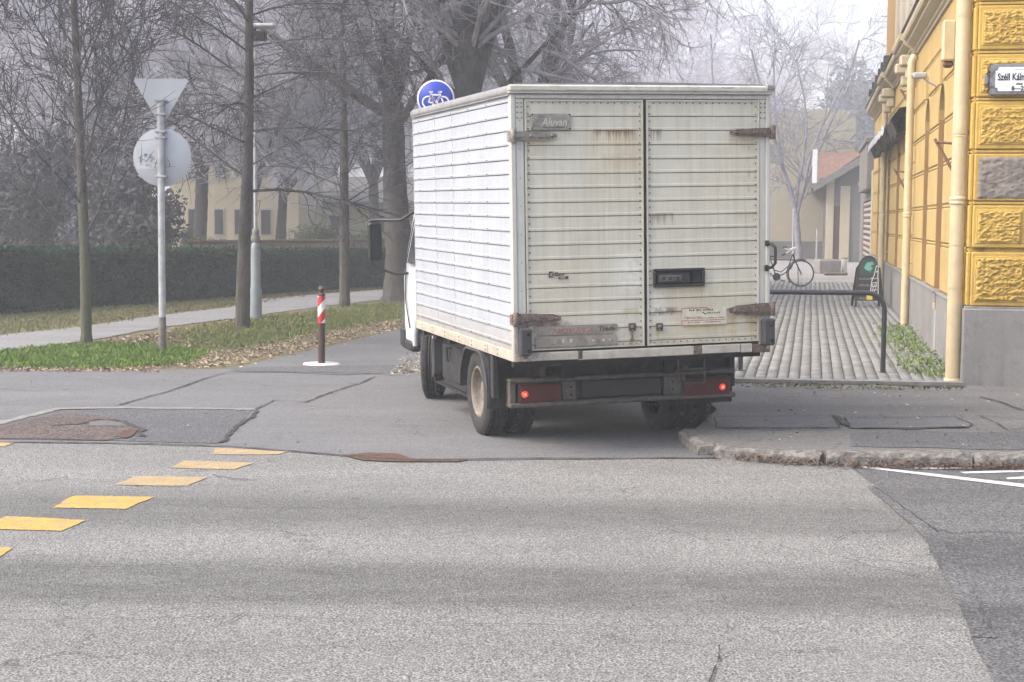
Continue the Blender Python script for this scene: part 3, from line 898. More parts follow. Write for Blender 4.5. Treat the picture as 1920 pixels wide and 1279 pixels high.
# maker's plate in the top left corner of the door
mb = MB(); mb.bbox(.146, .456, -.0165, -.0075, 2.430, 2.552, .003)
for x in (.155, .447):
    for z in (2.44, 2.542): mb.lathe([(.006, 0), (.006, -.003), (0, -.003)], (x, -.0165, z), 'y', 6, 1)
mb.prism([(.160, 2.452), (.163, 2.49), (.185, 2.53), (.21, 2.542), (.245, 2.540), (.252, 2.515), (.245, 2.49), (.225, 2.468), (.208, 2.452)], 'y', -.0185, -.016, 2)
pl = mb.build('maker_plate', [M['decalgrey'], M['gap'], M['galv']], dl)
text_mesh('lettering', 'Aluvan', .078, M['decalpale'], pl, (.225, -.0195, 2.462), RX, .001, .001, .25, sx=.92)
mb = MB(); r9 = random.Random(2)
x = .24
while x < .40:
    wq = r9.uniform(.004, .012); mb.box(x, x + wq, -.0185, -.0165, 2.444, 2.451); x += wq + .004
mb.build('small_print', M['decaldark'], pl)
# small dark badge
mb = MB()
mb.prism([(.272, 1.335), (.275, 1.382), (.312, 1.380), (.308, 1.335)], 'y', -.0075, -.004)
mb.prism([(.345, 1.322), (.352, 1.338), (.428, 1.343), (.424, 1.324)], 'y', -.0075, -.004)
bd = mb.build('badge', M['decaldark'], dl)
text_mesh('lettering', 'Eam', .036, M['decaldark'], bd, (.312, -.0075, 1.348), RX, .0006, .0012, .35, sx=1.3)
text_mesh('lettering', 'C', .036, M['tdoor'], bd, (.281, -.0085, 1.345), RX, .0006, .0008, .2)
text_mesh('lettering', 'xxx', .022, M['tdoor'], bd, (.362, -.0085, 1.3265), RX, .0006, .0006, .3, sx=1.2)
# two faded strips of lettering
def strip(pts, nm='faded_strip'):
    return MB().prism(pts, 'y', -.0155, -.0125).build(nm, M['decalstrip'], dl)
s1 = strip([(.150, .972), (.149, .93), (.17, .907), (.45, .902), (.77, .902), (.81, .918), (.815, .965), (.80, .972)])
text_mesh('lettering', 'NOVATA', .062, M['decalred'], s1, (.285, -.0162, .909), RX, .0008, .001, .25, sx=1.28)
text_mesh('lettering', 'Trade', .050, M['decaldark'], s1, (.655, -.0162, .922), RX, .0008, .002, .3, sx=1.1)
s2 = strip([(.156, .893), (.158, .84), (.17, .815), (.45, .812), (.80, .815), (.812, .83), (.803, .888), (.60, .896)])
mb = MB(); mb.prism([(.165, .842), (.19, .856), (.27, .854), (.27, .842), (.19, .84)], 'y', -.0165, -.015)
x = .285
while x < .79:
    wq = r9.uniform(.008, .022); mb.box(x, x + wq, -.0165, -.0152, .842 + r9.uniform(0, .004), .862 + r9.uniform(-.004, .01), 0 if r9.random() < .6 else 1); x += wq + r9.uniform(.004, .012)
mb.build('small_print', [M['decalstrip'], M['decalpale']], s2)
# worn orange sticker
mb = MB()
mb.box(1.335, 1.71, -.0150, -.0125, .935, 1.072)
stk = mb.build('sticker', M['sticker'], dr)
mb = MB()
for (a, b, c, d_) in ((1.335, 1.545, 1.066, 1.072), (1.335, 1.341, 1.03, 1.066), (1.335, 1.70, .934, .940), (1.335, 1.341, .940, .975), (1.335, 1.70, .970, .975), (1.36, 1.50, .998, 1.0015)):
    mb.box(a, b, -.0165, -.0145, c, d_)
mb.prism([(1.545, 1.072), (1.58, 1.052), (1.576, 1.047), (1.541, 1.066)], 'y', -.0165, -.0145)
mb.build('sticker_border', M['decalorange'], stk)
mb = MB()
for (z, x0, x1, h, nn) in ((1.046, 1.40, 1.63, .014, 16), (1.022, 1.53, 1.66, .013, 9), (.986, 1.38, 1.70, .007, 22), (.955, 1.37, 1.68, .006, 20)):
    for i in range(nn):
        x = x0 + (x1 - x0) * i / nn
        if r9.random() < .82: mb.box(x, x + (x1 - x0) / nn * r9.uniform(.45, .8), -.0166, -.0145, z, z + h * r9.uniform(.6, 1))
mb.prism([(1.50, 1.038), (1.512, 1.038), (1.545, 1.016), (1.533, 1.014)], 'y', -.0166, -.0145)
mb.build('small_print', M['decaldark'], stk)

# -- chassis
ch = MB()
ch.box(.55, .64, .55, 4.4, .50, .70); ch.box(1.42, 1.51, .55, 4.4, .50, .70)
for y in (.62, 1.8, 2.7): ch.box(.64, 1.42, y, y + .08, .52, .66)
for y in (.1, .6, 1.1, 1.6, 2.1, 2.6, 3.1): ch.box(.02, BW - .02, y, y + .06, .66, .712)
ch.box(.03, BW - .03, .05, BL - .02, .70, .735)
ch.tube([(.35, 1.25, .345), (1.72, 1.25, .345)], .055, 10)
ch.lathe([(.02, -.16), (.13, -.12), (.17, 0), (.13, .12), (.02, .16)], (1.035, 1.25, .345), 'y', 14)
ch.tube([(1.035, 1.25, .38), (1.035, 3.2, .50)], .035, 8)
for x in (.50, 1.55):
    for k in range(4): ch.tube([(x, .70, .50 - .0 * k), (x, 1.0, .40 - .018 * k), (x, 1.25, .385 - .018 * k), (x, 1.5, .40 - .018 * k), (x, 1.85, .50)], .018, 6)
fix_normals(ch.build('chassis_frame', M['chassis'], truck))
mb = MB(); mb.bbox(.66, 1.40, 1.9, 2.7, .34, .62, .04); mb.build('fuel_tank', M['chassis'], truck); MB().bbox(.60, 1.46, .70, .86, .44, .70, .02).build('cross_beam', M['chassis'], truck)
mb = MB()    # cables and pipes hanging under the rear
mb.tube([(.80, .72, .47), (.90, .70, .36), (1.02, .70, .33), (1.12, .72, .36), (1.30, .74, .31)], .008, 5)
mb.tube([(.86, .72, .46), (.95, .70, .37), (1.06, .70, .39), (1.14, .72, .48)], .007, 5)
mb.tube([(1.08, .75, .44), (1.13, .73, .34), (1.12, .72, .29)], .006, 5)
mb.tube([(.70, .9, .42), (.72, 1.0, .38), (.74, 2.2, .38)], .03, 8)
mb.build('hanging_cable', M['chassis'], truck)
# rear bumper beam carrying the lamps
YB = .60
def rp(px, py, yv):          # local (x, z) of a photograph point on the plane y = yv
    d = TRM.transposed() @ Vector(ray(px, py)); o = TRM.transposed() @ (Vector((0, 0, CH)) - TO)
    t = (yv - o.y) / d.y; q = o + d * t
    return q.x, q.z
bx0, bz1 = rp(950, 711, YB); _, bz0 = rp(950, 766, YB); bx1, _ = rp(1377, 698, YB); 
bm = MB()
cx0, cx1 = bx0 + .01, bx1 - .005
bh1, bh0 = bz1, bz0
bm.bbox(cx0, cx1, YB - .035, YB + .08, bh1 - .035, bh1, .010)
bm.bbox(cx0, cx1, YB - .045, YB + .08, bh0, bh0 + .042, .012)
bm.box(cx0 + .02, cx1 - .02, YB + .03, YB + .07, bh0 + .03, bh1 - .02, 1)
bm.bbox(cx0, cx0 + .055, YB - .03, YB + .06, bh0 + .03, bh1 - .03, .008)
lx0, lz1 = rp(973, 722, YB - .02); lx1, lz0 = rp(1051, 751, YB - .02)
rx0, _ = rp(1283, 712, YB - .02); rx1, rz0 = rp(1366, 739, YB - .02); rz1 = rz0 + (lz1 - lz0)
p0, _ = rp(1092, 706, YB - .02); p1, _ = rp(1240, 745, YB - .02)
bm.bbox(lx1 + .02, p0 - .05, YB - .015, YB + .05, bh0 + .04, bh1 - .035, .008)
bm.bbox(p1 + .03, rx0 - .015, YB - .015, YB + .05, bh0 + .04, bh1 - .035, .008)
for x in (lx1 + .09, rx0 - .10):
    for z in (bh0 + .085, bh0 + .145): bm.lathe([(.009, 0), (.009, -.006), (0, -.006)], (x, YB - .015, z), 'y', 8, 1)
for x in (.40, 1.62): bm.bbox(x, x + .05, YB + .05, YB + .12, bh1 - .05, .70, .004)
bumper = fix_normals(bm.build('rear_bumper', [M['bumper'], M['chassis']], truck))
mb = MB(); mb.bbox(p0, p1, YB - .012, YB + .02, bh0 + .05, bh1 - .04, .008); mb.build('number_plate', M['blackplastic'], bumper)
def tail_lamp(x0, x1, z0, z1, lit):
    mb = MB(); mb.bbox(x0 - .012, x1 + .012, YB - .030, YB + .03, z0 - .012, z1 + .012, .008)
    h = mb.build('tail_lamp', M['blackplastic'], bumper)
    mb = MB(); mb.bbox(x0, x1, YB - .046, YB - .028, z0, z1, .006)
    k = x0 + .02
    while k < x1 - .02: mb.box(k, k + .004, YB - .049, YB - .045, z0 + .01, z1 - .01); k += .018
    mb.build('lens', M['lampred'], h)
    xa = lit
    mb = MB(); mb.lathe([(.030, .006), (.028, -.003), (.012, -.007), (.012, -.007)], (xa, YB - .046, (z0 + z1) / 2 - .004), 'y', 18, 0)
    mb.lathe([(.012, -.002), (.009, -.005), (0, -.006)], (xa, YB - .053, (z0 + z1) / 2 - .004), 'y', 14, 1)
    fix_normals(mb.build('lit_bulb', [M['lamplit'], M['lampcore']], h))
l1 = rp(984, 738, YB - .04)[0]; l2 = rp(1354, 725, YB - .04)[0]
tail_lamp(lx0, lx1, lz0, lz1, l1); tail_lamp(rx0, rx1, rz0, rz1, l2)
# step bracket hanging in front of the right lamp
sx0, _ = rp(1272, 665, YB - .12); sx1, _ = rp(1321, 665, YB - .12); _, szb = rp(1290, 718, YB - .12)
mb = MB()
mb.tube([(sx0, YB - .10, .70), (sx0, YB - .12, szb), (sx1, YB - .12, szb - .004), (sx1, YB - .10, .70)], .009, 6)
mb.tube([(sx0, YB - .11, szb + .11), (sx1, YB - .11, szb + .11)], .007, 6)
mb.box(sx0 + .03, sx0 + .055, YB - .125, YB - .115, szb + .02, szb + .09)
mb.build('step_bracket', M['bumper'], truck)
mb = MB(); mb.bbox(sx0 + .015, sx1 - .01, YB + .0, YB + .10, szb + .12, .70, .006); mb.build('bracket_plate', M['chassis'], truck)

# -- wheels
def wheel(x_out, yc, R, wd, dual=False, right=False, steer=0.0):
    """outer face at x_out; wheel body goes inwards"""
    sg = 1 if not right else -1
    zc = wheel_z(x_out + sg * wd / 2, yc, R)
    e = empty('wheel'); e.parent = truck; e.location = (x_out, yc, zc); e.rotation_euler = (0, 0, steer)
    ty = MB()
    for off in ([0, wd + .045] if dual else [0]):
        base = [(R * .60, .016), (R * .66, -.004), (R * .86, -.004), (R * .945, .008), (R * .985, .026), (R, .044)]
        gr = []
        ng = 4; inner = wd - .088
        for i in range(ng + 1):
            a = .044 + inner * i / ng
            gr += [(R, a), (R, a + .001)] if i in (0, ng) else [(R, a - .005), (R - .010, a - .004), (R - .010, a + .004), (R, a + .005)]
        prof = base + gr + [(r_, wd - h_) for r_, h_ in reversed(base)]
        ty.lathe([(r_, sg * (h_ + off)) for r_, h_ in prof], (0, 0, 0), 'x', 56)
        # tread blocks across the shoulders
        for k in range(56):
            a = 2 * math.pi * k / 56
            for s0 in (.016, wd - .046):
                c, s_ = math.cos(a), math.sin(a)
                P = []
                for (u, r_) in ((-.010, R - .006), (.010, R - .006), (.010, R + .003), (-.010, R + .003)):
                    P.append((u, r_))
                vs = []
                for h_ in (s0 + off, s0 + off + .030):
                    for (u, r_) in P: vs.append((sg * h_, r_ * c - u * s_, r_ * s_ + u * c))
                ty.add(vs, [(0, 1, 5, 4), (1, 2, 6, 5), (2, 3, 7, 6), (3, 0, 4, 7), (0, 3, 2, 1), (4, 5, 6, 7)])
    fix_normals(ty.build('tyre', M['tyre'], e))
    rm = MB()
    r1 = R * .61
    rm.lathe([(r1, sg * .012), (r1 - .014, sg * .004), (r1 - .022, sg * .012), (r1 - .03, sg * .05), (r1 - .045, sg * .11), (.105, sg * .125), (.095, sg * .10), (.085, sg * .055), (.05, sg * .045), (0, sg * .045)], (0, 0, 0), 'x', 36)
    for k in range(6):
        a = 2 * math.pi * k / 6
        rm.lathe([(.010, sg * .10), (.010, sg * .072), (0, sg * .070)], (0, .078 * math.cos(a) * 1.5, .078 * math.sin(a) * 1.5), 'x', 6, 1)
    for k in range(8):
        a = 2 * math.pi * (k + .5) / 8
        rm.lathe([(.020, sg * .105), (.020, sg * .1), (0, sg * .1)], (0, .148 * math.cos(a), .148 * math.sin(a)), 'x', 8, 2)
    fix_normals(rm.build('rim', [M['rim'], M['rustmetal'], M['gap']], e))
    return e
wheel(.015, 1.17, .352, .185, True)
wheel(1.97, 1.17, .348, .185, True, True)
wheel(.19, 3.84, .345, .19, False, False, -.34)
wheel(1.80, 3.78, .335, .19, False, True, -.34)
# rear mudguards: an arched strip with a broad flap behind the wheel
for sx, sg in ((.0, 1), (BW - .0, -1)):
    zc = wheel_z(sx, 1.17, .352)
    mb = MB(); R2 = .425; v = []; n = 22
    for i in range(n + 1):
        a = math.radians(-12 + 192 * i / n)
        y, z = 1.17 - R2 * math.cos(a) * 1.02, min(zc + R2 * math.sin(a) * .95, .70)
        v += [(sx - sg * .015, y, z), (sx + sg * .42, y, z), (sx + sg * .42, y, z + .008), (sx - sg * .015, y, z + .012)]
    f = []
    for i in range(n):
        for k in range(4): f.append((4 * i + k, 4 * i + (k + 1) % 4, 4 * i + 4 + (k + 1) % 4, 4 * i + 4 + k))
    mb.add(v, f, 0)
    mb.tube([v[4 * i] for i in range(n + 1)], .012, 6)
    fix_normals(mb.build('mudguard', M['rubber'], truck))
    mb = MB(); mb.bbox(min(sx - sg * .012, sx + sg * .43), max(sx - sg * .012, sx + sg * .43), .70, .72, .26, .70, .004)
    mb.bbox(min(sx, sx + sg * .05), max(sx, sx + sg * .05), .62, .70, .36, .70, .006)
    mb.build('mud_flap', M['chassis'], truck)
# side locker and battery box between the axles
mb = MB(); mb.bbox(.12, .55, 1.95, 2.75, .24, .68, .012); mb.bbox(.10, .12, 2.0, 2.7, .30, .62, .006); mb.box(.10, .55, 1.80, 2.95, .22, .235)
mb.tube([(.10, 2.35, .60), (.07, 2.35, .60), (.07, 2.42, .60), (.08, 2.42, .47)], .010, 6)
mb.build('side_locker', M['chassis'], truck)
mb = MB(); mb.bbox(.16, .19, 3.36, 3.40, .22, .66, .008); mb.bbox(.16, .45, 3.30, 3.33, .26, .68, .006); mb.build('mud_flap', M['rubber'], truck)
mb = MB(); mb.bbox(1.5, 1.95, 1.95, 2.75, .26, .68, .012); mb.build('side_locker', M['chassis'], truck)

# -- cab (mostly hidden by the box): a full tilt cab
CX0, CX1 = .17, 1.90
def cab_profile():   # (y, z) outline of the cab's side
    return [(3.36, .80), (3.36, 1.98), (3.50, 2.05), (4.10, 2.06), (4.28, 2.0), (4.66, 1.28), (4.72, 1.12), (4.72, .62), (4.68, .45), (4.22, .45), (4.20, .56), (4.13, .69), (4.02, .78), (3.86, .83), (3.70, .83), (3.54, .78), (3.42, .69), (3.36, .60)]
cb = MB(); pr = cab_profile()
ins = []
cxm = 4.0
def inset(p, k): return (p[0] + (4.05 - p[0]) * k, p[1] + (1.3 - p[1]) * k * .6)
layers = [(CX0 + .10, .10), (CX0 + .03, .035), (CX0, 0.0), (CX1, 0.0), (CX1 - .03, .035), (CX1 - .10, .10)]
layers = [(CX0 + .0, .035), (CX0 + .025, 0.0), (CX1 - .025, 0.0), (CX1, .035)]
v = []
for (x, k) in layers:
    for p in pr:
        q = inset(p, k)
        # front corners are rounded: pull the nose back towards the sides
        yy = q[0] - (.10 if (k > 0 and p[0] > 4.5) else 0)
        # the sides lean in above the belt line
        lean = max(0, p[1] - 1.2) * .10
        xx = x + (lean if x < 1 else -lean)
        v.append((xx, yy, q[1]))
n = len(pr); f = []
for l in range(len(layers) - 1):
    for i in range(n): f.append((l * n + i, l * n + (i + 1) % n, (l + 1) * n + (i + 1) % n, (l + 1) * n + i))
f += [tuple(range(n)), tuple(range((len(layers) - 1) * n, len(layers) * n))]
cb.add(v, f)
cabo = fix_normals(cb.build('cab', M['cab'], truck))
for sg, xs in ((1, CX0), (-1, CX1)):
    ln = lambda z: sg * max(0, z - 1.2) * .10
    q = [(3.62, 1.28), (3.62, 1.88), (4.14, 1.88), (4.46, 1.28)]
    mb = MB()
    vs = [(xs + ln(z) - sg * .006, y, z) for y, z in q] + [(xs + ln(z) + sg * .02, y, z) for y, z in q]
    mb.add(vs, [(0, 1, 2, 3), (4, 5, 6, 7), (0, 1, 5, 4), (1, 2, 6, 5), (2, 3, 7, 6), (3, 0, 4, 7)])
    fix_normals(mb.build('side_window', M['glass_dark'], cabo))
    mb = MB()
    for (a, b) in (((3.55, .95), (3.55, 1.92)), ((3.55, 1.92), (4.18, 1.92)), ((4.18, 1.92), (4.52, 1.26)), ((4.52, 1.26), (4.54, .90)), ((4.54, .9), (4.36, .62))):
        mb.tube([(xs + ln(a[1]) - sg * .004, a[0], a[1]), (xs + ln(b[1]) - sg * .004, b[0], b[1])], .006, 5)
    mb.build('door_seam', M['gap'], cabo)
    mb = MB()
    wa = [(3.36, .60), (3.42, .69), (3.54, .78), (3.70, .83), (3.86, .83), (4.02, .78), (4.13, .69), (4.20, .56), (4.22, .45)]
    mb.tube([(xs + sg * .02, y, z) for y, z in wa], .028, 8); mb.build('wheel_arch_lip', M['cab'], cabo)
    mb = MB(); mb.add([(xs + sg * .03, y, z) for y, z in wa] + [(xs + sg * .45, y, z) for y, z in wa], [(i, i + 1, i + 1 + len(wa), i + len(wa)) for i in range(len(wa) - 1)]); mb.build('wheel_well', M['chassis'], cabo)
mb = MB()
mb.add([(CX0 + .16, 4.30 + .02, 1.96), (CX1 - .16, 4.32, 1.96), (CX1 - .12, 4.665, 1.30), (CX0 + .12, 4.665, 1.30)], [(0, 1, 2, 3)]); mb.build('windscreen', M['glass_dark'], cabo)
mb = MB(); mb.bbox(CX0 - .02, CX1 + .02, 4.55, 4.80, .38, .62, .04); mb.bbox(CX0 - .02, CX0 + .10, 4.25, 4.60, .38, .50, .03); mb.bbox(CX1 - .1, CX1 + .02, 4.25, 4.60, .38, .50, .03); mb.build('front_bumper', M['blackplastic'], truck)
for x in (CX0 + .12, CX1 - .42):
    MB().bbox(x, x + .30, 4.70, 4.735, .70, .86, .015).build('headlight', M['decalpale'], cabo)
MB().box(CX0 + .1, CX1 - .1, 3.40, 4.60, .44, .60).build('cab_floor', M['chassis'], truck)
# mirrors on their long arms
def mirror(right):
    YM = 4.60
    (x0, z1_), (x1, z0_) = rp(690, 417, YM), rp(718, 488, YM)
    xa = rp(764, 413, YM - .2); xb = rp(757, 514, YM - .1)
    def mx(x): return x if not right else 2.07 - x
    e = MB()
    a, b = sorted((mx(x0), mx(x1)))
    e.bbox(a, b, YM, YM + .07, z0_, z1_, .028)
    h = e.build('mirror', M['blackplastic'], truck)
    g = MB(); g.bbox(a + .014, b - .014, YM - .004, YM + .004, z0_ + .018, z1_ - .018, .003); g.build('mirror_glass', M['glass_dark'], h)
    g = MB(); xm = (x0 + x1) / 2
    g.tube([(mx(xm - .05), YM + .05, z1_ - .02), (mx(xm - .05), YM + .05, z1_ + .010), (mx(xm), YM + .04, z1_ + .022), (mx(.10), 4.38, z1_ + .02), (mx(CX0 + .09), 4.2, 1.84)], .017, 8)
    g.build('mirror_arm', M['blackplastic'], h); g = MB()
    g.tube([(mx(x0 + .03), YM + .04, z0_ + .03), (mx(x0 + .04), YM + .04, z0_ - .03), (mx(x0 + .09), YM + .02, z0_ - .075), (mx(.06), 4.56, z0_ - .14), (mx(CX0 + .03), 4.5, z0_ - .135)], .014, 8)
    g.build('mirror_arm', M['blackplastic'], h)
mirror(False); mirror(True)

# ------------------------------------------------------------------ yellow corner building
def stucco(name, c, c2, rough=.9, bs=45, bump=.5, stain=(.30, .22, .12), stam=.5):
    g = NG(name, rough, 0, .25)
    n = g.noise(1.1, 6, .65); n2 = g.noise(9, 6, .7)
    col = g.mix(g.ramp(n, [(.35, 0.0), (.65, 1.0)]), c, c2)
    col = g.mix(g.ramp(n2, [(.52, 0.0), (.72, stam)]), col, stain)
    st = g.noise(3, 5, .7, vec=g.mapping((3, 3, .35)))
    col = g.mix(g.ramp(st, [(.52, 0.0), (.75, stam)]), col, stain)
    g.b.inputs['Specular IOR Level'].default_value = .08; g.color(col).bump(g.noise(bs, 5, .65), bump, .012)
    return g.mat
M['quoin'] = stucco('yellow_quoin', (.53, .36, .095), (.46, .30, .075), bs=40, bump=.9, stain=(.36, .22, .08), stam=.55)
M['yellow'] = stucco('yellow_stucco', (.46, .34, .15), (.40, .285, .11), bs=30, bump=.5, stain=(.40, .29, .16), stam=.5)
M['jamb'] = stucco('shaded_reveal', (.30, .19, .085), (.26, .155, .065), bs=60, bump=.2, stain=(.3, .2, .1), stam=.3)  # ochre darkened: shade inside the openings is put into the colour
M['cream'] = stucco('cream_stucco', (.47, .41, .30), (.43, .37, .26), bs=60, bump=.2, stain=(.33, .29, .23), stam=.45)
M['plinth'] = stucco('plinth_render', (.26, .25, .24), (.21, .20, .195), bs=40, bump=.6, stain=(.15, .145, .14), stam=.6)
M['exposed'] = stucco('exposed_render', (.27, .235, .205), (.21, .185, .165), bs=30, bump=1, stain=(.13, .11, .10), stam=.7)
M['pipe'] = simple('downpipe_paint', (.52, .43, .27), .45, var=.1, scale=4, dirt=(.45, .36, .22))
M['iron'] = simple('rusty_iron', (.12, .055, .035), .8, var=.4, scale=30)
M['darkgap'] = simple('dark_gap', (.02, .018, .016), .9, var=.2)
M['roofdark'] = simple('sheet_metal_dark', (.05, .05, .055), .5, var=.3)
M['winglass'] = simple('window_glass', (.05, .055, .06), .12, var=.2, scale=2, spec=.6)
M['winframe'] = simple('window_frame', (.40, .36, .30), .6, var=.15)
M['greymetal'] = simple('grey_metal', (.33, .33, .34), .5, var=.12, scale=6)

bld = empty('corner_building', (CORN[0], CORN[1], SWZ), -FA, 'yellow rusticated corner building with grey plinth beside the paved walk', 'building')
PH = .80           # plinth height
S_END, DEPTH, TOP = 26.0, 14.0, 4.62
wl = MB()
RECESS = .24
wl.box(RECESS, 10, .30, S_END - .1, PH, 7.6)            # recessed wall plane behind the piers
wl.build('wall', M['jamb'], bld)
openings = [(.95, 1.85), (3.55, 4.5), (6.05, 7.0), (10.9, 11.9), (13.4, 14.5), (17.0, 18.1), (19.6, 20.6), (22.2, 23.1)]
ZO1 = 3.45        # top of the openings
courses = [PH, 1.40, 1.88, 2.405, 2.935, 3.41, 3.90, 4.40]
def course_blocks(mb, s0, s1, zlist, x0, x1, rg):
    for i in range(len(zlist) - 1):
        za, zb = zlist[i], zlist[i + 1]
        j = rg.uniform(-.002, .002)
        mb.bbox(x0 + j, x1, s0 + .012, s1 - .012, za + .026, zb - .026, .012)
        mb.bbox(x0 + .008, x1, s0 + .006, s1 - .006, zb - .016, zb + .016, .007)
    mb.box(x0 + .030, x1, s0, s1, zlist[0], zlist[-1])
rg = random.Random(4)
edges = [.42] + [v_ for o_ in openings for v_ in o_] + [S_END]
for i in range(0, len(edges), 2):
    s0, s1 = edges[i], edges[i + 1]
    mb = MB()
    course_blocks(mb, s0, s1, courses[:5] + [ZO1], 0, RECESS + .01, rg)
    mb.build('pier', M['yellow'], bld)
mb = MB()
course_blocks(mb, .42, S_END, [ZO1, 3.90, 4.35], 0.0, RECESS + .01, rg)
for k, (a, b) in enumerate(openings):     # keystones over the arches and the arch fillets
    mb.prism([(-.035, ZO1 - .02), (-.035, ZO1 + .30), (.02, ZO1 + .30), (.02, ZO1 - .02)], 'y', (a + b) / 2 - .10, (a + b) / 2 + .10)
    for sgn, e_ in ((1, a), (-1, b)):
        ptsl = [(e_, ZO1), (e_, ZO1 - .45)]
        for q in range(6):
            t = math.pi / 2 * q / 5; r_ = (b - a) / 2
            ptsl.append((e_ + sgn * (r_ - r_ * math.cos(t)) if q else e_ + .0, ZO1 - .45 + .45 * math.sin(t)))
        vs = [(x, s_, z) for x in (.004, RECESS) for (s_, z) in ptsl]
        n = len(ptsl)
        mb.add(vs, [tuple(range(n)), tuple(range(n, 2 * n))] + [(i, (i + 1) % n, (i + 1) % n + n, i + n) for i in range(n)])
fix_normals(mb.build('arch_band', M['yellow'], bld))
for (a, b) in openings:                    # plain reveals, their shade painted as a darker ochre
    mb = MB(); mb.box(.012, RECESS - .002, b - .006, b + .004, PH + .01, ZO1 - .44); mb.box(.012, RECESS - .002, a - .004, a + .006, PH + .01, ZO1 - .44)
    mb.build('reveal', M['jamb'], bld)
for (a, b) in openings:                    # blind windows set deep in the arches
    mb = MB(); mb.bbox(RECESS - .03, RECESS + .02, a + .16, b - .16, 1.25, 2.85, .006)
    fo = mb.build('window', M['winframe'], bld)
    MB().box(RECESS - .035, RECESS - .028, a + .22, b - .22, 1.32, 2.78).build('pane', M['winglass'], fo)
# plinth with projections, cellar window and air vent
mb = MB()
segs = [(.30, 1.05), (1.10, 2.25), (2.30, 3.6), (3.98, 5.6), (5.66, 8.2), (8.26, 11), (11.06, 15), (15.06, 20), (20.06, S_END)]
for (a, b) in segs: mb.bbox(-.03, .2, a, b, -.14, PH, .012)
mb.box(.0, .3, .2, S_END, -.14, PH - .004)
mb.bbox(-.045, .1, .40, 3.62, PH - .02, PH + .012, .006); mb.bbox(-.045, .1, 3.96, S_END, PH - .02, PH + .012, .006)
mb.build('plinth', M['plinth'], bld)
MB().box(-.033, -.02, 1.62, 1.80, .12, .52).build('air_vent', M['darkgap'], bld)
mb = MB(); mb.bbox(-.02, .0, 3.62, 3.96, .02, .60, .004); mb.build('cellar_window', M['greymetal'], bld)
MB().bbox(-.06, -.03, 3.62, 3.72, .58, .66, .004).build('meter_box', M['cream'], bld)
# cornice: a long moulded profile with two jogs
def cornice(mb, a, b, out):
    pr = [(.15, 4.35), (-.02, 4.35), (-.03, 4.38), (-.06, 4.40), (-.06, 4.43), (-.10, 4.45), (-.17, 4.50), (-.17, 4.545), (-.22, 4.56), (-.24, 4.60), (-.24, 4.66), (.15, 4.70)]
    mb.prism([(x - out if x < 0 else x, z) for x, z in pr], 'y', a, b)
mb = MB()
cornice(mb, -.10, 9.0, .0); cornice(mb, 9.0, 11.2, .06); cornice(mb, 11.2, 15.5, .0); cornice(mb, 15.5, 17.5, .06); cornice(mb, 17.5, S_END, .0)
for s_ in (9.3, 10.7, 15.7, 17.2):
    mb.bbox(-.26, .0, s_, s_ + .28, 4.18, 4.36, .03); mb.bbox(-.16, .0, s_ + .03, s_ + .25, 3.98, 4.18, .03)
fix_normals(mb.build('cornice', M['cream'], bld))
mb = MB(); mb.bbox(-.27, .1, -.12, S_END + .05, 4.672, 4.70, .006)
for s_ in (14.2, 15.5, 16.8, 18.3, 20, 22): mb.bbox(-.31, -.2, s_, s_ + .25, 4.70, 4.86, .01)
mb.build('gutter', M['roofdark'], bld)
mb = MB(); mb.box(.02, 9.8, .2, 16.5, 4.70, 8.6)
for s_ in np.arange(.3, 16.4, 1.9): mb.bbox(-.03, .05, s_, s_ + .5, 4.70, 8.4, .01)
mb.build('upper_storey', M['cream'], bld)
for s_ in np.arange(1.15, 15, 1.9):
    wq = MB().bbox(.0, .04, s_, s_ + .75, 5.3, 7.2, .005).build('window', M['winframe'], bld)
    MB().box(-.006, .0, s_ + .06, s_ + .69, 5.37, 7.13).build('pane', M['winglass'], wq)
mb = MB(); mb.prism([(-.3, 8.6), (-.3, 8.75), (5, 11.2), (10, 8.75), (10, 8.6)], 'y', -.1, 16.8); mb.prism([(-.1, 4.72), (5, 7.2), (9.9, 4.72)], 'y', 16.5, S_END); fix_normals(mb.build('roof', M['roofdark'], bld))

# corner face towards the road: rough-hewn blocks in raised frames
front = MB(); front.box(.02, 10, .02, .32, PH, 4.5); front.box(.0, 10, .015, .3, 4.35, 8.6, 0); front.build('front_wall', M['quoin'], bld)
def rock_face(mb, x0, x1, z0, z1, y0, amp, seed, mi=0, nx=26, nz=16):
    vs = []; fs = []
    for j in range(nz + 1):
        for i in range(nx + 1):
            u, v_ = i / nx, j / nz
            x = x0 + (x1 - x0) * u; z = z0 + (z1 - z0) * v_
            e_ = min(1, min(u, 1 - u) * nx / 2.2, min(v_, 1 - v_) * nz / 2.2)
            q = Vector((x * 9 + seed * 7, seed * 3.1, z * 15))
            d_ = noise.fractal(q * 1.6, .8, 2.1, 5) * .55 + (1 - abs(noise.noise(q * 2.3)) * 2.4) * .45
            vs.append((x, y0 - e_ * (.012 + amp * max(-.3, d_)), z))
    for j in range(nz):
        for i in range(nx):
            k = j * (nx + 1) + i; fs.append((k, k + 1, k + nx + 2, k + nx + 1))
    mb.add(vs, fs, mi, True)
rows = [(PH, 1.40, [.02, 1.35, 2.6]), (1.40, 1.88, [.02, .565, 1.6, 2.6]), (1.88, 2.405, [.02, .9, 1.9, 2.6]), (2.405, 2.935, [.02, .60, 1.6, 2.6]),
        (2.935, 3.41, [.02, 1.25, 2.2]), (3.41, 3.90, [.02, .62, 1.6, 2.6]), (3.90, 4.36, [.02, .95, 1.9, 2.6])]
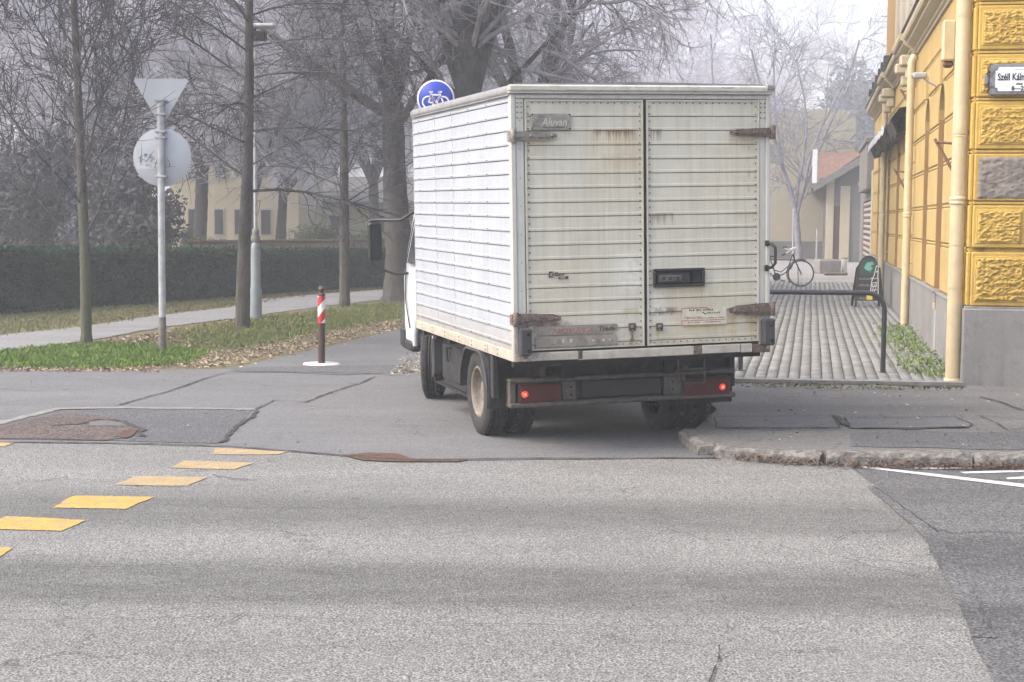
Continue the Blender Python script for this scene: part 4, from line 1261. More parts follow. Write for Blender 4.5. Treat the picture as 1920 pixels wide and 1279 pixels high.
for ri, (za, zb, xs) in enumerate(rows):
    for bi in range(len(xs) - 1):
        xa, xb = xs[bi], xs[bi + 1]
        mb = MB(); grey = (ri == 2 and bi == 0)
        mb.bbox(xa + .010, xb - .010, -.022, .03, za + .022, zb - .022, .012)
        if ri > 0: mb.bbox(xa + .012, xb - .012, -.012, .03, zb - .014, zb + .014, .006)
        m_ = .055
        if grey:
            rock_face(mb, xa + .045, xb - .03, za + .04, zb - .055, -.020, .016, 90, 1, 60, 36)
        else:
            mb.bbox(xa + m_ - .012, xb - m_ + .012, -.030, -.01, za + .022 + m_ - .012, zb - .022 - m_ + .012, .008)
            rock_face(mb, xa + m_, xb - m_, za + .022 + m_, zb - .022 - m_, -.024, .034 if ri == 0 else .026, ri * 5 + bi, 0, int((xb - xa) * 110), 54)
        mb.build('quoin_block', [M['quoin'], M['exposed']], bld)
# return of the quoins on the walk side
mb = MB()
for (za, zb, _) in rows:
    mb.bbox(-.014, .03, .012, .40, za + .022, zb - .022, .012); mb.bbox(-.006, .03, .03, .41, zb - .014, zb + .014, .006)
mb.box(.006, .16, .02, .43, PH, 4.36)
mb.build('quoin_return', M['quoin'], bld)
mb = MB(); mb.bbox(-.035, 10, -.045, .35, -.14, PH - .004, .012); mb.bbox(-.02, 10, -.03, .3, PH - .01, PH + .018, .006); mb.build('plinth', M['plinth'], bld)

def downpipe(s_, o_, r, ztop, joints, knee=True):
    mb = MB()
    if knee: mb.tube([(-o_, s_, .02), (-o_, s_, ztop - .25), (-o_, s_, ztop - .1), (-o_ + .05, s_ + .02, ztop)], r, 16)
    else: mb.tube([(-o_, s_, .02), (-o_, s_, ztop)], r, 16)
    for (z, big) in joints:
        if big:
            mb.lathe([(r, 0), (r * 1.17, .012), (r * 1.17, .03), (r * 1.06, .04), (r * 1.2, .055), (r * 1.2, .075), (r, .09)], (-o_, s_, z), 'z', 16)
        else: mb.lathe([(r, 0), (r * 1.05, .003), (r * 1.05, .01), (r, .013)], (-o_, s_, z), 'z', 16)
    o = mb.build('downpipe', M['pipe'], bld)
    for z in (1.0, 1.45, 2.6, 3.8):
        if z < ztop: MB().tube([(-o_ + r * .6, s_ + .02, z), (.05, s_ + .06, z + .05)], .008, 6).lathe([(r * 1.07, z - .007), (r * 1.07, z + .007)], (-o_, s_, 0), 'z', 16).build('pipe_clip', M['pipe'], o)
downpipe(.16, .105, .078, 5.4, [(1.86, True), (2.56, False)], False)
mb = MB(); mb.lathe([(.079, 0), (.084, .003), (.084, .05), (.090, .055), (.090, .0)], (-.105, .16, .0), 'z', 16); mb.build('pipe_foot', M['pipe'], bld)
downpipe(8.9, .10, .062, 4.30, [(1.75, True), (3.1, False)], True)
downpipe(17.8, .10, .062, 4.30, [(1.75, True), (2.9, False)], True)
# iron stays beside the windows, a wall lamp and a small camera
for (s_, z) in ((2.0, 2.55), (11.0, 2.5), (9.6, 3.75)):
    mb = MB()
    mb.tube([(.02, s_ - .2, z + .02), (-.20, s_ + .12, z + .06)], .016, 6); mb.tube([(-.21, s_ + .14, z + .09), (.0, s_ - .12, z - .32)], .018, 6)
    mb.build('iron_stay', M['iron'], bld)
mb = MB(); mb.bbox(-.15, .0, 2.2, 2.42, 3.55, 4.02, .02); mb.bbox(-.13, -.02, 2.24, 2.38, 3.48, 3.55, .02, 1); mb.build('wall_box', [M['pipe'], M['iron']], bld)
mb = MB(); mb.bbox(-.30, -.12, 5.0, 5.12, 3.60, 3.68, .02); mb.tube([(0, 5.06, 3.50), (-.10, 5.06, 3.55), (-.18, 5.06, 3.62)], .015, 6); mb.lathe([(.03, -.02), (.05, .04)], (-.30, 5.06, 3.64), 'x', 10); mb.build('camera_housing', M['greymetal'], bld)
# dark folded awning with a pale torn edge
mb = MB(); rA = random.Random(8)
v = []; n = 46
for i in range(n + 1):
    s_ = 10.2 + 9.6 * i / n; a = noise.noise(Vector((s_ * 1.6, 3, 1))) * .10
    v += [(.02, s_, 3.62), (-.20, s_, 3.58 + a * .3), (-.34, s_, 3.38 + a), (-.22, s_, 3.16 + a * 1.4), (.02, s_, 3.24 + a)]
mb.add(v, [(5 * i + k, 5 * i + (k + 1) % 5, 5 * i + 5 + (k + 1) % 5, 5 * i + 5 + k) for i in range(n) for k in range(5)])
M['awning'] = simple('awning_cloth', (.055, .05, .05), .9, var=.4, scale=5, dirt=(.12, .10, .09))
M['palecloth'] = simple('pale_cloth', (.55, .57, .62), .8, var=.3, scale=9, dirt=(.22, .2, .2))
aw = fix_normals(mb.build('awning', M['awning'], bld))
mb = MB(); v = []
for i in range(n + 1):
    s_ = 12.0 + 7.9 * i / n; a = noise.noise(Vector((s_ * 3.1, 9, 1))) * .10; b_ = noise.noise(Vector((s_ * 4.7, 2, 5))) * .05
    v += [(-.36, s_, 3.42 + a), (-.37, s_, 3.26 + b_ + a)]
mb.add(v, [(2 * i, 2 * i + 1, 2 * i + 3, 2 * i + 2) for i in range(n)])
mb.build('awning_edge', M['palecloth'], aw)

# street name plate on the corner
M['plateframe'] = simple('plate_frame', (.19, .19, .21), .5, .2, var=.3, scale=16, bump=.4)
M['enamel'] = simple('white_enamel', (.74, .76, .80), .25, var=.04, scale=5)
M['ink'] = simple('black_ink', (.02, .02, .024), .5, var=.1)
M['plateblue'] = simple('blue_enamel', (.05, .07, .14), .4, var=.1)
Rz = Matrix.Rotation(-FA, 4, 'Z')
def on_bld(x, y, z): return Matrix.Translation((CORN[0], CORN[1], SWZ)) @ Rz @ Vector((x, y, z))
pz0, pz1, px0, px1 = 2.975, 3.285, .118, .75
pp_ = on_bld((px0 + px1) / 2, -.060, (pz0 + pz1) / 2)
plate = empty('street_sign', pp_, -FA, 'white street name plate in a grey scrolled frame on the yellow corner', 'street sign')
hw, hh = (px1 - px0) / 2, (pz1 - pz0) / 2
mb = MB(); mb.bbox(-hw + .03, hw - .03, -.012, .016, -hh, hh, .005)
for sx in (-1, 1):
    for sz in (-1, 1):
        mb.lathe([(.045, -.016), (.045, .012)], (sx * (hw - .045), 0, sz * (hh - .045)), 'y', 14)
        mb.lathe([(.028, -.020), (.030, .012)], (sx * (hw - .022), 0, sz * (hh - .10)), 'y', 12)
    mb.bbox(sx * hw - .02, sx * hw + .02, -.014, .014, -.05, .05, .006)
fix_normals(mb.build('plate_frame', M['plateframe'], plate))
mb = MB(); c_ = .035; X, Z = hw - .085, hh - .035
mb.prism([(-X, -Z + c_), (-X + .02, -Z + c_), (-X + .03, -Z), (X - .03, -Z), (X, -Z + c_), (X, Z - c_), (X - .03, Z), (-X + .03, Z), (-X + .02, Z - c_), (-X, Z - c_)], 'y', -.021, -.010)
fix_normals(mb.build('plate_face', M['enamel'], plate))
text_mesh('lettering', 'Széll Kálmán', .098, M['ink'], plate, (-X + .018, -.023, -.010), RX, .001, .0026, sx=.70)
text_mesh('lettering', 'utca', .04, M['ink'], plate, (0, -.023, -.058), RX, .001, .001, align='CENTER')
text_mesh('lettering', '8—22', .06, M['ink'], plate, (0, -.023, -.112), RX, .001, .002, align='CENTER')
text_mesh('lettering', '········', .05, M['ink'], plate, (0, -.023, .080), RX, .001, .001, align='CENTER')

# ------------------------------------------------------------------ bare trees
def perp(d, rng):
    a = np.array([rng.gauss(0, 1), rng.gauss(0, 1), rng.gauss(0, 1)]); a -= d * a.dot(d); return a / (np.linalg.norm(a) + 1e-9)
def shoot(rng, p, d, L, r0, r1, n, wob, up, tip=0):
    pts = [p]; d = d / np.linalg.norm(d)
    for i in range(n):
        d = d + perp(d, rng) * wob + np.array([0, 0, up + tip * (i / n)]); d /= np.linalg.norm(d)
        p = p + d * (L / n); pts.append(p)
    t = np.linspace(0, 1, n + 1)
    return np.array(pts), r0 + (r1 - r0) * t, d
def mesh_paths(name, paths, mats, parent, sides=3):
    """paths: list of (pts, radii, sides)"""
    Vs = []; Fs = []; base = 0
    groups = {}
    for P, R_, s_ in paths: groups.setdefault((len(P), s_), []).append((P, R_))
    for (n, k), lst in groups.items():
        P = np.array([x[0] for x in lst]); R_ = np.array([x[1] for x in lst])        # (m,n,3) (m,n)
        T_ = np.gradient(P, axis=1); T_ /= np.linalg.norm(T_, axis=2, keepdims=True) + 1e-9
        ref = np.zeros_like(T_[:, :1]); d0 = T_.mean(axis=1, keepdims=True)
        ref[...] = np.where(np.abs(d0[..., 2:3]) < .8, np.array([0, 0, 1.0]), np.array([1.0, 0, 0]))
        U = np.cross(T_, np.broadcast_to(ref, T_.shape)); U /= np.linalg.norm(U, axis=2, keepdims=True) + 1e-9
        Wv = np.cross(T_, U)
        an = 2 * np.pi * np.arange(k) / k
        V_ = P[:, :, None, :] + R_[:, :, None, None] * (np.cos(an)[None, None, :, None] * U[:, :, None, :] + np.sin(an)[None, None, :, None] * Wv[:, :, None, :])
        m = len(lst); Vs.append(V_.reshape(-1, 3))
        ii = (np.arange(m)[:, None, None] * n + np.arange(n - 1)[None, :, None]) * k; kk = np.arange(k)[None, None, :]; k2 = (kk + 1) % k
        f = np.stack([ii + kk, ii + k2, ii + k2 + k, ii + kk + k], -1).reshape(-1, 4) + base
        Fs.append(f); base += m * n * k
    o = np_mesh(name, np.concatenate(Vs), np.concatenate(Fs), mats, parent)
    o.data.polygons.foreach_set('use_smooth', [True] * len(o.data.polygons))
    return o
def bark(name, c, frost, moss=None, z0=0, z1=2):
    g = NG(name, .95, 0, .15)
    n = g.noise(14, 5, .7, vec=g.mapping((1, 1, .25)))
    col = g.mix(g.ramp(n, [(.35, 0.0), (.65, 1.0)]), tuple(x * .6 for x in c), c)
    col = g.mix(g.ramp(g.noise(3, 5, .7), [(.45, 0.0), (.7, .7)]), col, frost)
    if moss:
        o = g.xyz(); m = g.band(o[2], -.2, z1, .6)
        m = g.math('MULTIPLY', m, g.ramp(g.noise(5, 4, .6), [(.3, .25), (.65, .9)]))
        col = g.mix(m, col, moss)
    g.color(col).bump(n, 1.0, .05)
    return g.mat
M['bark1'] = bark('green_bark', (.10, .092, .082), (.18, .17, .17), (.10, .11, .062), 0, 1.9)
M['bark2'] = bark('grey_bark', (.066, .062, .062), (.13, .128, .132), (.11, .10, .075), 0, 1.2)
M['bark3'] = bark('old_bark', (.068, .065, .07), (.14, .138, .15), (.10, .09, .075), 0, 2.2)
M['twig'] = simple('twig', (.070, .066, .072), .95, var=.35, scale=2, dirt=(.24, .235, .26), spec=.15)
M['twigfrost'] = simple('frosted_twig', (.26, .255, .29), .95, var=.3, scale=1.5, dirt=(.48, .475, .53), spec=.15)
M['twigpale'] = simple('rimed_hazy_twig', (.50, .49, .55), .95, var=.2, scale=1.5, dirt=(.66, .65, .70), spec=.15)  # pale from rime, with the fog's haze also put into the colour

def young_tree(seed, H, r0, z0, nb, ang, up1, Lb, twig_r=.0075, nt_=9, dens=1.0, order=3):
    rng = random.Random(seed)
    P, R_, _ = shoot(rng, np.array([0, 0, -.05]), np.array([0, 0, 1.0]), H, r0, r0 * .28, 34, .010, .0)
    R_ = R_ * np.array([1 + rng.uniform(-.05, .05) for _ in R_]); R_[2] *= 1.06
    R_[0] *= 1.25; 
    trunk = [(P, R_, 10)]; crown = []
    def child(P, R_, t, ang, az, L, r, up, n, wob, tip=0):
        k = t * (len(P) - 1); i = min(int(k), len(P) - 2); f = k - i
        p = P[i] * (1 - f) + P[i + 1] * f; d = P[i + 1] - P[i]; d /= np.linalg.norm(d)
        a = np.array([0, 0, 1.0]) if abs(d[2]) < .9 else np.array([1.0, 0, 0])
        u = np.cross(d, a); u /= np.linalg.norm(u); w_ = np.cross(d, u)
        q = d * math.cos(ang) + (u * math.cos(az) + w_ * math.sin(az)) * math.sin(ang)
        return shoot(rng, p, q, L, r, max(.0022, r * .3), n, wob, up, tip)
    az = rng.uniform(0, 6)
    for i in range(nb):
        t = (z0 + (H - z0) * (i / nb) ** .9) / H; t = min(t + rng.uniform(-.01, .01), .97); az += 2.4 + rng.uniform(-.3, .3)
        L = Lb * (1 - .62 * (t - z0 / H) / (1 - z0 / H)) * rng.uniform(.75, 1.15)
        rb = r0 * .25 * (1 - .55 * t) * rng.uniform(.7, 1.1)
        b = child(P, R_, t, ang * rng.uniform(.8, 1.2), az, L, rb, up1, 7, .09, -up1 * .3)
        (crown).append((b[0], b[1], 5))
        for j in range(int(nt_ * dens)):
            tt = rng.uniform(.12, .98); s_ = child(b[0], b[1], tt, rng.uniform(.45, .95), rng.uniform(0, 6.3), L * rng.uniform(.25, .5) * (1.15 - tt * .6), rb * .42, up1 * .6, 5, .11)
            crown.append((s_[0], s_[1], 3))
            for k in range(6 if order > 2 else 2):
                q = child(s_[0], s_[1], rng.uniform(.2, .98), rng.uniform(.4, 1.0), rng.uniform(0, 6.3), L * rng.uniform(.10, .22), twig_r, up1 * .4, 3, .14)
                crown.append((q[0], q[1], 3))
    return trunk, crown

def place_tree(name, loc, label, group, trunk, crown, bm, tm, rz=0, cat='tree'):
    e = empty(name, loc, rz, label, cat, group)
    mesh_paths('trunk', trunk, bm, e); mesh_paths('crown', crown, tm, e)
    return e
g1 = G(162, 649)
tr, cr = young_tree(21, 7.6, .078, 1.35, 40, .72, .045, 3.3, nt_=17)
place_tree('bare_tree', (*g1, 0), 'slim bare tree with mossy green trunk on the bright grass, left of the sign post', 'roadside trees', tr, cr, M['bark1'], M['twig'], .6)
g2 = G(455, 615)
tr, cr = young_tree(33, 8.2, .116, 2.25, 38, 1.12, -.055, 3.4, nt_=17)
place_tree('bare_tree', (*g2, 0), 'bare tree with drooping branches and grey trunk, right of the sign post', 'roadside trees', tr, cr, M['bark2'], M['twig'], 2.0)
g3 = G(646, 576)
tr, cr = young_tree(47, 9.0, .108, 2.1, 30, 1.0, -.02, 3.4, nt_=16)
place_tree('bare_tree', (*g3, 0), 'bare tree with thin dark trunk behind the red and white bollard', 'roadside trees', tr, cr, M['bark2'], M['twig'], 4.2)

def big_tree(seed, H, r0, forks, lean=(0, 0), spread=.55, droop=-.05, sub=9, tw=7, twig_r=.0075, fr=3):
    rng = random.Random(seed)
    fz = forks[0]
    d0 = np.array([lean[0], lean[1], 1.0])
    P, R_, d = shoot(rng, np.array([0, 0, -.1]), d0, fz, r0, r0 * .74, 18, .022, .008)
    R_ = R_ * np.array([1 + rng.uniform(-.05, .06) for _ in R_]); R_[2] *= 1.1; R_[3] *= 1.05
    R_[0] *= 1.7; R_[1] *= 1.18
    trunk = [(P, R_, 14)]; crown = []
    limbs = []
    n = forks[1]
    for i in range(n):
        az = 2 * math.pi * i / n + rng.uniform(-.5, .5); sp = spread * rng.uniform(.4, 1.25)
        q = np.array([math.cos(az) * sp, math.sin(az) * sp, 1.0]); 
        L = (H - fz) * rng.uniform(.8, 1.05)
        lp_ = shoot(rng, P[-1] - d * .15 * i / n, q, L, r0 * rng.uniform(.42, .6), .035, 10, .13, .03)
        trunk.append((lp_[0], lp_[1], 9)); limbs.append((lp_[0], lp_[1], L))
    if len(forks) > 2:
        for (z, az, L, r_, el) in forks[2]:
            t = z / fz * (len(P) - 1); i = min(int(t), len(P) - 2); p = P[i] + (P[i + 1] - P[i]) * (t - i)
            q = np.array([math.cos(az), math.sin(az), el]); lp_ = shoot(rng, p, q, L, r_, .035, 10, .12, .015)
            trunk.append((lp_[0], lp_[1], 8)); limbs.append((lp_[0], lp_[1], L))
    def ch(P, t, ang, L, r, up, n_, wob, k, tip=0):
        kk = t * (len(P) - 1); i = min(int(kk), len(P) - 2); f = kk - i
        p = P[i] * (1 - f) + P[i + 1] * f; dd = P[i + 1] - P[i]; dd /= np.linalg.norm(dd)
        q = dd * math.cos(ang) + perp(dd, rng) * math.sin(ang)
        s_ = shoot(rng, p, q, L, r, max(.003, r * .32), n_, wob, up, tip); crown.append((s_[0], s_[1], k)); return s_
    for (LP, LR, L) in limbs:
        for j in range(sub):
            t = rng.uniform(.08, .98); a = ch(LP, t, rng.uniform(.5, 1.15), L * rng.uniform(.28, .5), r0 * .15 * (1.2 - t * .7), droop * .5, 8, .15, 5)
            for k in range(sub):
                t2 = rng.uniform(.12, 1); b = ch(a[0], t2, rng.uniform(.5, 1.1), L * rng.uniform(.12, .24), .018, droop, 6, .16, 3, -droop * 1.6)
                for m in range(tw):
                    c = ch(b[0], rng.uniform(.1, 1), rng.uniform(.4, 1.1), rng.uniform(.4, .95), twig_r, droop * 1.4, 4, .17, 3, -droop * 2.5)
                    if fr and m % 2 == 0:
                        for _ in range(fr - 1): ch(c[0], rng.uniform(.2, 1), rng.uniform(.4, 1.1), rng.uniform(.18, .4), twig_r * .75, droop, 3, .2, 3)
    return trunk, crown
g4 = G(748, 566)
tr, cr = big_tree(5, 12, .30, (4.3, 4, [(4.0, math.pi * .98, 6.6, .12, .42), (3.7, -.2, 4.0, .09, 1.0)]), (.02, 0), .42, -.06, 9, 8)
place_tree('old_tree', (*g4, 0), 'old gnarled tree with flared trunk just left of the truck cab', 'old park trees', tr, cr, M['bark3'], M['twigfrost'], 0)
a5 = AT(890, 150, 31); a6 = AT(985, 150, 37)
tr, cr = big_tree(15, 12, .38, (4.3, 6, [(3.9, .1, 5.0, .055, .75), (4.1, 2.6, 4.0, .07, .6)]), (.0, 0), .36, -.07, 9, 8)
place_tree('old_tree', (a5[0], a5[1], 0), 'thickest old tree rising behind the truck box, between two others', 'old park trees', tr, cr, M['bark3'], M['twigfrost'], 0)
tr, cr = big_tree(16, 12, .33, (3.9, 5, [(3.6, .1, 5.5, .06, .8)]), (.03, 0), .5, -.08, 9, 8)
place_tree('old_tree', (a6[0], a6[1], 0), 'old forked tree behind the middle of the truck roof', 'old park trees', tr, cr, M['bark3'], M['twigfrost'], 1.1)

# trees further back in the park: three kinds, copied about
protos = []
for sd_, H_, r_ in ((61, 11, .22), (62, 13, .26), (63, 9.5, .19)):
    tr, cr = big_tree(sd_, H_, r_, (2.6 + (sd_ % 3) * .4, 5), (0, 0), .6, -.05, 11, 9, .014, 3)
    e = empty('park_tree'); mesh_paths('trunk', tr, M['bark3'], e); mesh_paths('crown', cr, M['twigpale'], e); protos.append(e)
rT = random.Random(77)
spots = [(-40, 50, 0, 1), (70, 70, 1, 1.1), (135, 41, 2, 1), (275, 58, 1, .9), (372, 49, 1, .95), (465, 47, 0, .8), (525, 50, 2, 1), (545, 105, 1, 1.5),
         (625, 75, 0, 1.1), (705, 62, 1, .95), (850, 66, 2, 1.15), (1010, 72, 0, 1.0), (1120, 100, 1, 1.3), (1210, 80, 0, 1.0), (1310, 120, 1, 1.5),
         (20, 110, 2, 1.8), (200, 115, 1, 1.7), (330, 125, 2, 1.8), (440, 160, 0, 2.2), (760, 165, 1, 2.1), (-60, 150, 0, 2.0), (930, 150, 0, 2.2), (600, 190, 2, 2.6), (250, 190, 0, 2.4), (80, 195, 1, 2.4), (1230, 200, 1, 2.4),
         (380, 230, 1, 2.9), (690, 235, 0, 2.9), (150, 240, 2, 3.0), (1050, 230, 2, 2.8)]
zones = [(0, 'at the left edge of the picture'), (110, 'left of the first slim tree'), (200, 'behind the first slim tree'), (300, 'between the slim tree and the sign post'), (380, 'just right of the sign backs'),
         (470, 'close to the tall street lamp'), (560, 'between the street lamp and the bollard'), (660, 'above the bollard'), (740, 'over the truck mirror'), (830, 'above the blue cycle sign'),
         (960, 'over the front half of the truck side'), (1060, 'above the left rear door'), (1150, 'above the middle of the rear doors'), (1260, 'above the right rear door'), (2000, 'over the right corner of the truck roof')]
first = set(); seen = {}
for i, (px, Y, k, s_) in enumerate(spots):
    x, y, _ = AT(px, 410, Y)
    if k not in first: o = protos[k]; first.add(k)
    else: o = copy_tree(protos[k])
    o.location = (x, y, 0); o.rotation_euler = (0, 0, rT.uniform(0, 6.28)); o.scale = (s_, s_, s_)
    dist = 'nearest hazy' if Y < 50 else 'near hazy' if Y < 61 else 'pale' if Y < 110 else 'very faint' if Y < 170 else 'faintest towering'
    zn = [z for lim, z in zones if px <= lim][0]
    tag(o, dist + ' bare park tree in the fog, ' + zn, 'tree', 'park trees in the fog')

# ------------------------------------------------------------------ leaf masses
def leaf_cloud(n, fn, size, rng, flat=0.0):
    """quads with random orientation; fn() gives positions (n,3)"""
    P = fn(n, rng)
    n = len(P)
    A = rng.normal(size=(n, 3)); A /= np.linalg.norm(A, axis=1, keepdims=True)
    B = rng.normal(size=(n, 3)); 
    if flat: A[:, 2] *= (1 - flat); B[:, 2] *= (1 - flat); A /= np.linalg.norm(A, axis=1, keepdims=True)
    B -= A * (A * B).sum(1, keepdims=True); B /= np.linalg.norm(B, axis=1, keepdims=True)
    s_ = size * rng.uniform(.6, 1.4, (n, 1))
    V = np.stack([P - A * s_, P - B * s_ * .45, P + A * s_, P + B * s_ * .45], 1).reshape(-1, 3)
    return V, np.arange(n * 4).reshape(-1, 4)
def leafmat(name, c, c2, c3=None, rough=.8):
    g = NG(name, rough, 0, .2)
    n = g.noise(2.2, 4, .6); w_ = g.noise(35, 2, .5)
    col = g.mix(g.ramp(n, [(.35, 0.0), (.65, 1.0)]), c, c2)
    if c3: col = g.mix(g.ramp(w_, [(.5, 0.0), (.66, .9)]), col, c3)
    g.color(col)
    return g.mat
M['hedge'] = leafmat('hedge_leaf', (.010, .032, .014), (.020, .050, .022), (.05, .095, .045))
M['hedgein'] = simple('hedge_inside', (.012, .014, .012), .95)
M['evergreen'] = leafmat('evergreen', (.050, .052, .058), (.075, .078, .085), (.14, .135, .15))
M['grass'] = leafmat('grass_blade', (.075, .16, .022), (.13, .22, .04), (.26, .27, .09))
M['grass2'] = leafmat('short_grass', (.09, .14, .035), (.15, .17, .055), (.27, .24, .12))
M['drygrass'] = leafmat('dry_grass', (.15, .145, .06), (.11, .15, .045), (.27, .23, .13))
M['litterA'] = simple('leaf_litter_tan', (.38, .31, .21), .9, var=.35, scale=14)
M['litterB'] = simple('leaf_litter_brown', (.12, .07, .045), .9, var=.45, scale=14)
M['weed'] = leafmat('weed_leaf', (.11, .18, .035), (.19, .25, .06), (.10, .10, .04))

h0 = np.array(G(-330, 612)); h1 = np.array(G(0, 591)); h2 = np.array(G(755, 535)); h3 = h2 + (h2 - h1) * .9
hp = [h0, h1, h2, h3]; hh_ = [1.22, 1.18, .93, .9]
hed = empty('hedge', (float(h1[0]), float(h1[1]), 0), 0, 'long clipped dark green hedge running behind the path', 'hedge')
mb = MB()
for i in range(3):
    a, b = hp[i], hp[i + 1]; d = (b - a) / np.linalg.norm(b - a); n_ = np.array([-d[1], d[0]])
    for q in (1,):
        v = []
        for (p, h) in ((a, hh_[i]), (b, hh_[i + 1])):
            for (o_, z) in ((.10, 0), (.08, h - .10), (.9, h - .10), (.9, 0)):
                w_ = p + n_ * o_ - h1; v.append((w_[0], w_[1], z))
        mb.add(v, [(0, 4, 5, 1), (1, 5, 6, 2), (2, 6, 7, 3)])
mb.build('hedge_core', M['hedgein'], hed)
nr = np.random.default_rng(5)
def hedge_pts(n, rng):
    out = []
    for i, w_ in ((0, .15), (1, .6), (2, .25)):
        m = int(n * w_); a, b = hp[i], hp[i + 1]; d = (b - a) / np.linalg.norm(b - a); nn = np.array([-d[1], d[0]])
        t = rng.uniform(0, 1, m); face = rng.uniform(0, 1, m)
        h = hh_[i] + (hh_[i + 1] - hh_[i]) * t
        o_ = np.where(face < .68, rng.exponential(.045, m), rng.uniform(0, .95, m))
        h = h + .035 * np.sin(t * 90) * np.sin(t * 37 + 2) ; z = np.where(face < .68, rng.uniform(0.02, 1, m) * h, h - rng.exponential(.04, m) + rng.normal(0, .015, m))
        lump = .07 * np.sin(t * 60 + z * 5) * np.cos(t * 23 - z * 9)
        p = a[None] + (b - a)[None] * t[:, None] + nn[None] * (o_ + lump)[:, None] - h1[None]
        out.append(np.c_[p, z])
    return np.concatenate(out)
V, Fq = leaf_cloud(90000, hedge_pts, .034, nr)
st_ = hedge_pts(2600, nr); st_[:, 2] += np.abs(nr.normal(0, .07, len(st_))); st_[:, :2] -= np.abs(nr.normal(0, .05, (len(st_), 1))); V2, F2 = leaf_cloud(len(st_), lambda a_, b_: st_, .03, nr); Fq = np.concatenate([Fq, F2 + len(V)]); V = np.concatenate([V, V2])
np_mesh('foliage', V, Fq, M['hedge'], hed)

# brick garden wall, mound shrub and topiary behind the hedge
M['brick'] = None
g = NG('brick', .9, 0, .2); bt = g.n('ShaderNodeTexBrick'); g.L(g.mapping((1, 1, 1), rot=(math.pi / 2, 0, 0)), bt.inputs[0])
bt.inputs['Color1'].default_value = (.30, .17, .12, 1); bt.inputs['Color2'].default_value = (.24, .15, .11, 1); bt.inputs['Mortar'].default_value = (.30, .26, .22, 1)
bt.inputs['Scale'].default_value = 3.2; g.color(g.mix(g.ramp(g.noise(1.4, 4, .6), [(.4, 0.0), (.65, .6)]), bt.outputs[0], (.33, .28, .22))); M['brick'] = g.mat
def garden_wall():
    a = AT(375, 452, 41); b = AT(900, 455, 50)
    e = empty('garden_wall', (a[0], a[1], 0), math.atan2(b[1] - a[1], b[0] - a[0]), 'low brick garden wall with dark coping behind the hedge', 'wall')
    L_ = math.dist(a[:2], b[:2])
    MB().box(0, L_, 0, .3, 0, a[2] - .05).build('brickwork', M['brick'], e)
    MB().bbox(-.05, L_ + .05, -.06, .36, a[2] - .05, a[2] + .02, .01).build('coping', M['rustmetal'], e)
garden_wall()
def blob_pts(c, r, n_l, seed):
    rr_ = random.Random(seed); cs = []
    for _ in range(n_l):
        v_ = Vector((rr_.gauss(0, 1), rr_.gauss(0, 1), rr_.gauss(0, 1))).normalized() * rr_.random() ** .4
        cs.append((c[0] + v_.x * r[0] * .8, c[1] + v_.y * r[1] * .8, c[2] + v_.z * r[2] * .8, rr_.uniform(.22, .42)))
    cs = np.array(cs)
    def fn(n, rng):
        k = rng.integers(0, len(cs), n); d = rng.normal(size=(n, 3)); d /= np.linalg.norm(d, axis=1, keepdims=True)
        q = cs[k, :3] + d * (cs[k, 3:4] * np.array(r)[None]) * rng.uniform(.6, 1.05, (n, 1))
        q[:, 2] = np.maximum(q[:, 2], .02); return q
    return fn
def shrub(name, px, Y, r, zc, n, size, mat, label, cat, group=None, nl=30, seed=1):
    x, y, _ = AT(px, 410, Y)
    e = empty(name, (x, y, 0), 0, label, cat, group)
    V, Fq = leaf_cloud(n, blob_pts((0, 0, zc), r, nl, seed), size, np.random.default_rng(seed))
    np_mesh('foliage', V, Fq, mat, e)
    MB().tube([(0, 0, -.05), (0, 0, zc)], [r[0] * .07 + .03, .03], 6).build('stem', M['bark2'], e)
    return e
M['mound'] = leafmat('mound_leaf', (.09, .12, .05), (.12, .155, .07), (.2, .22, .12))
shrub('shrub', 625, 54, (2.2, 1.4, .75), .95, 9000, .05, M['mound'], 'pale green mounded shrub behind the brick garden wall', 'shrub', nl=40, seed=3)
shrub('shrub', 100, 40, (1.9, 1.0, .62), .95, 7000, .05, M['mound'], 'fresh green shrub poking over the left end of the hedge', 'shrub', nl=40, seed=4)
shrub('shrub', 395, 44, (.9, .7, .5), .8, 4000, .04, M['mound'], 'small olive bush at the left end of the brick garden wall', 'shrub', nl=26, seed=6)
e = shrub('topiary', 352, 50, (.26, .26, .55), 1.0, 2600, .03, M['evergreen'], 'small egg shaped clipped evergreen before the cream building', 'shrub', nl=60, seed=5)
for i, (px, Y, r, zc, lb) in enumerate([(225, 37, (1.65, 1.5, 1.25), 1.75, 'big dark evergreen bush behind the hedge, left of the cream building'),
                                         (60, 39, (2.2, 1.6, 1.6), 2.3, 'broad dark evergreen bush at the far left behind the hedge'),
                                         (-80, 43, (2.2, 1.6, 2.2), 2.9, 'tall dark evergreen bush cut by the left edge of the picture'),
                                         (150, 45, (2.2, 1.6, 2.1), 3.0, 'tallest dark evergreen, between the two broad bushes')]):
    shrub('evergreen_bush', px, Y, r, zc, 16000, .075, M['evergreen'], lb, 'bush', 'dark evergreens behind the hedge', nl=46, seed=30 + i)

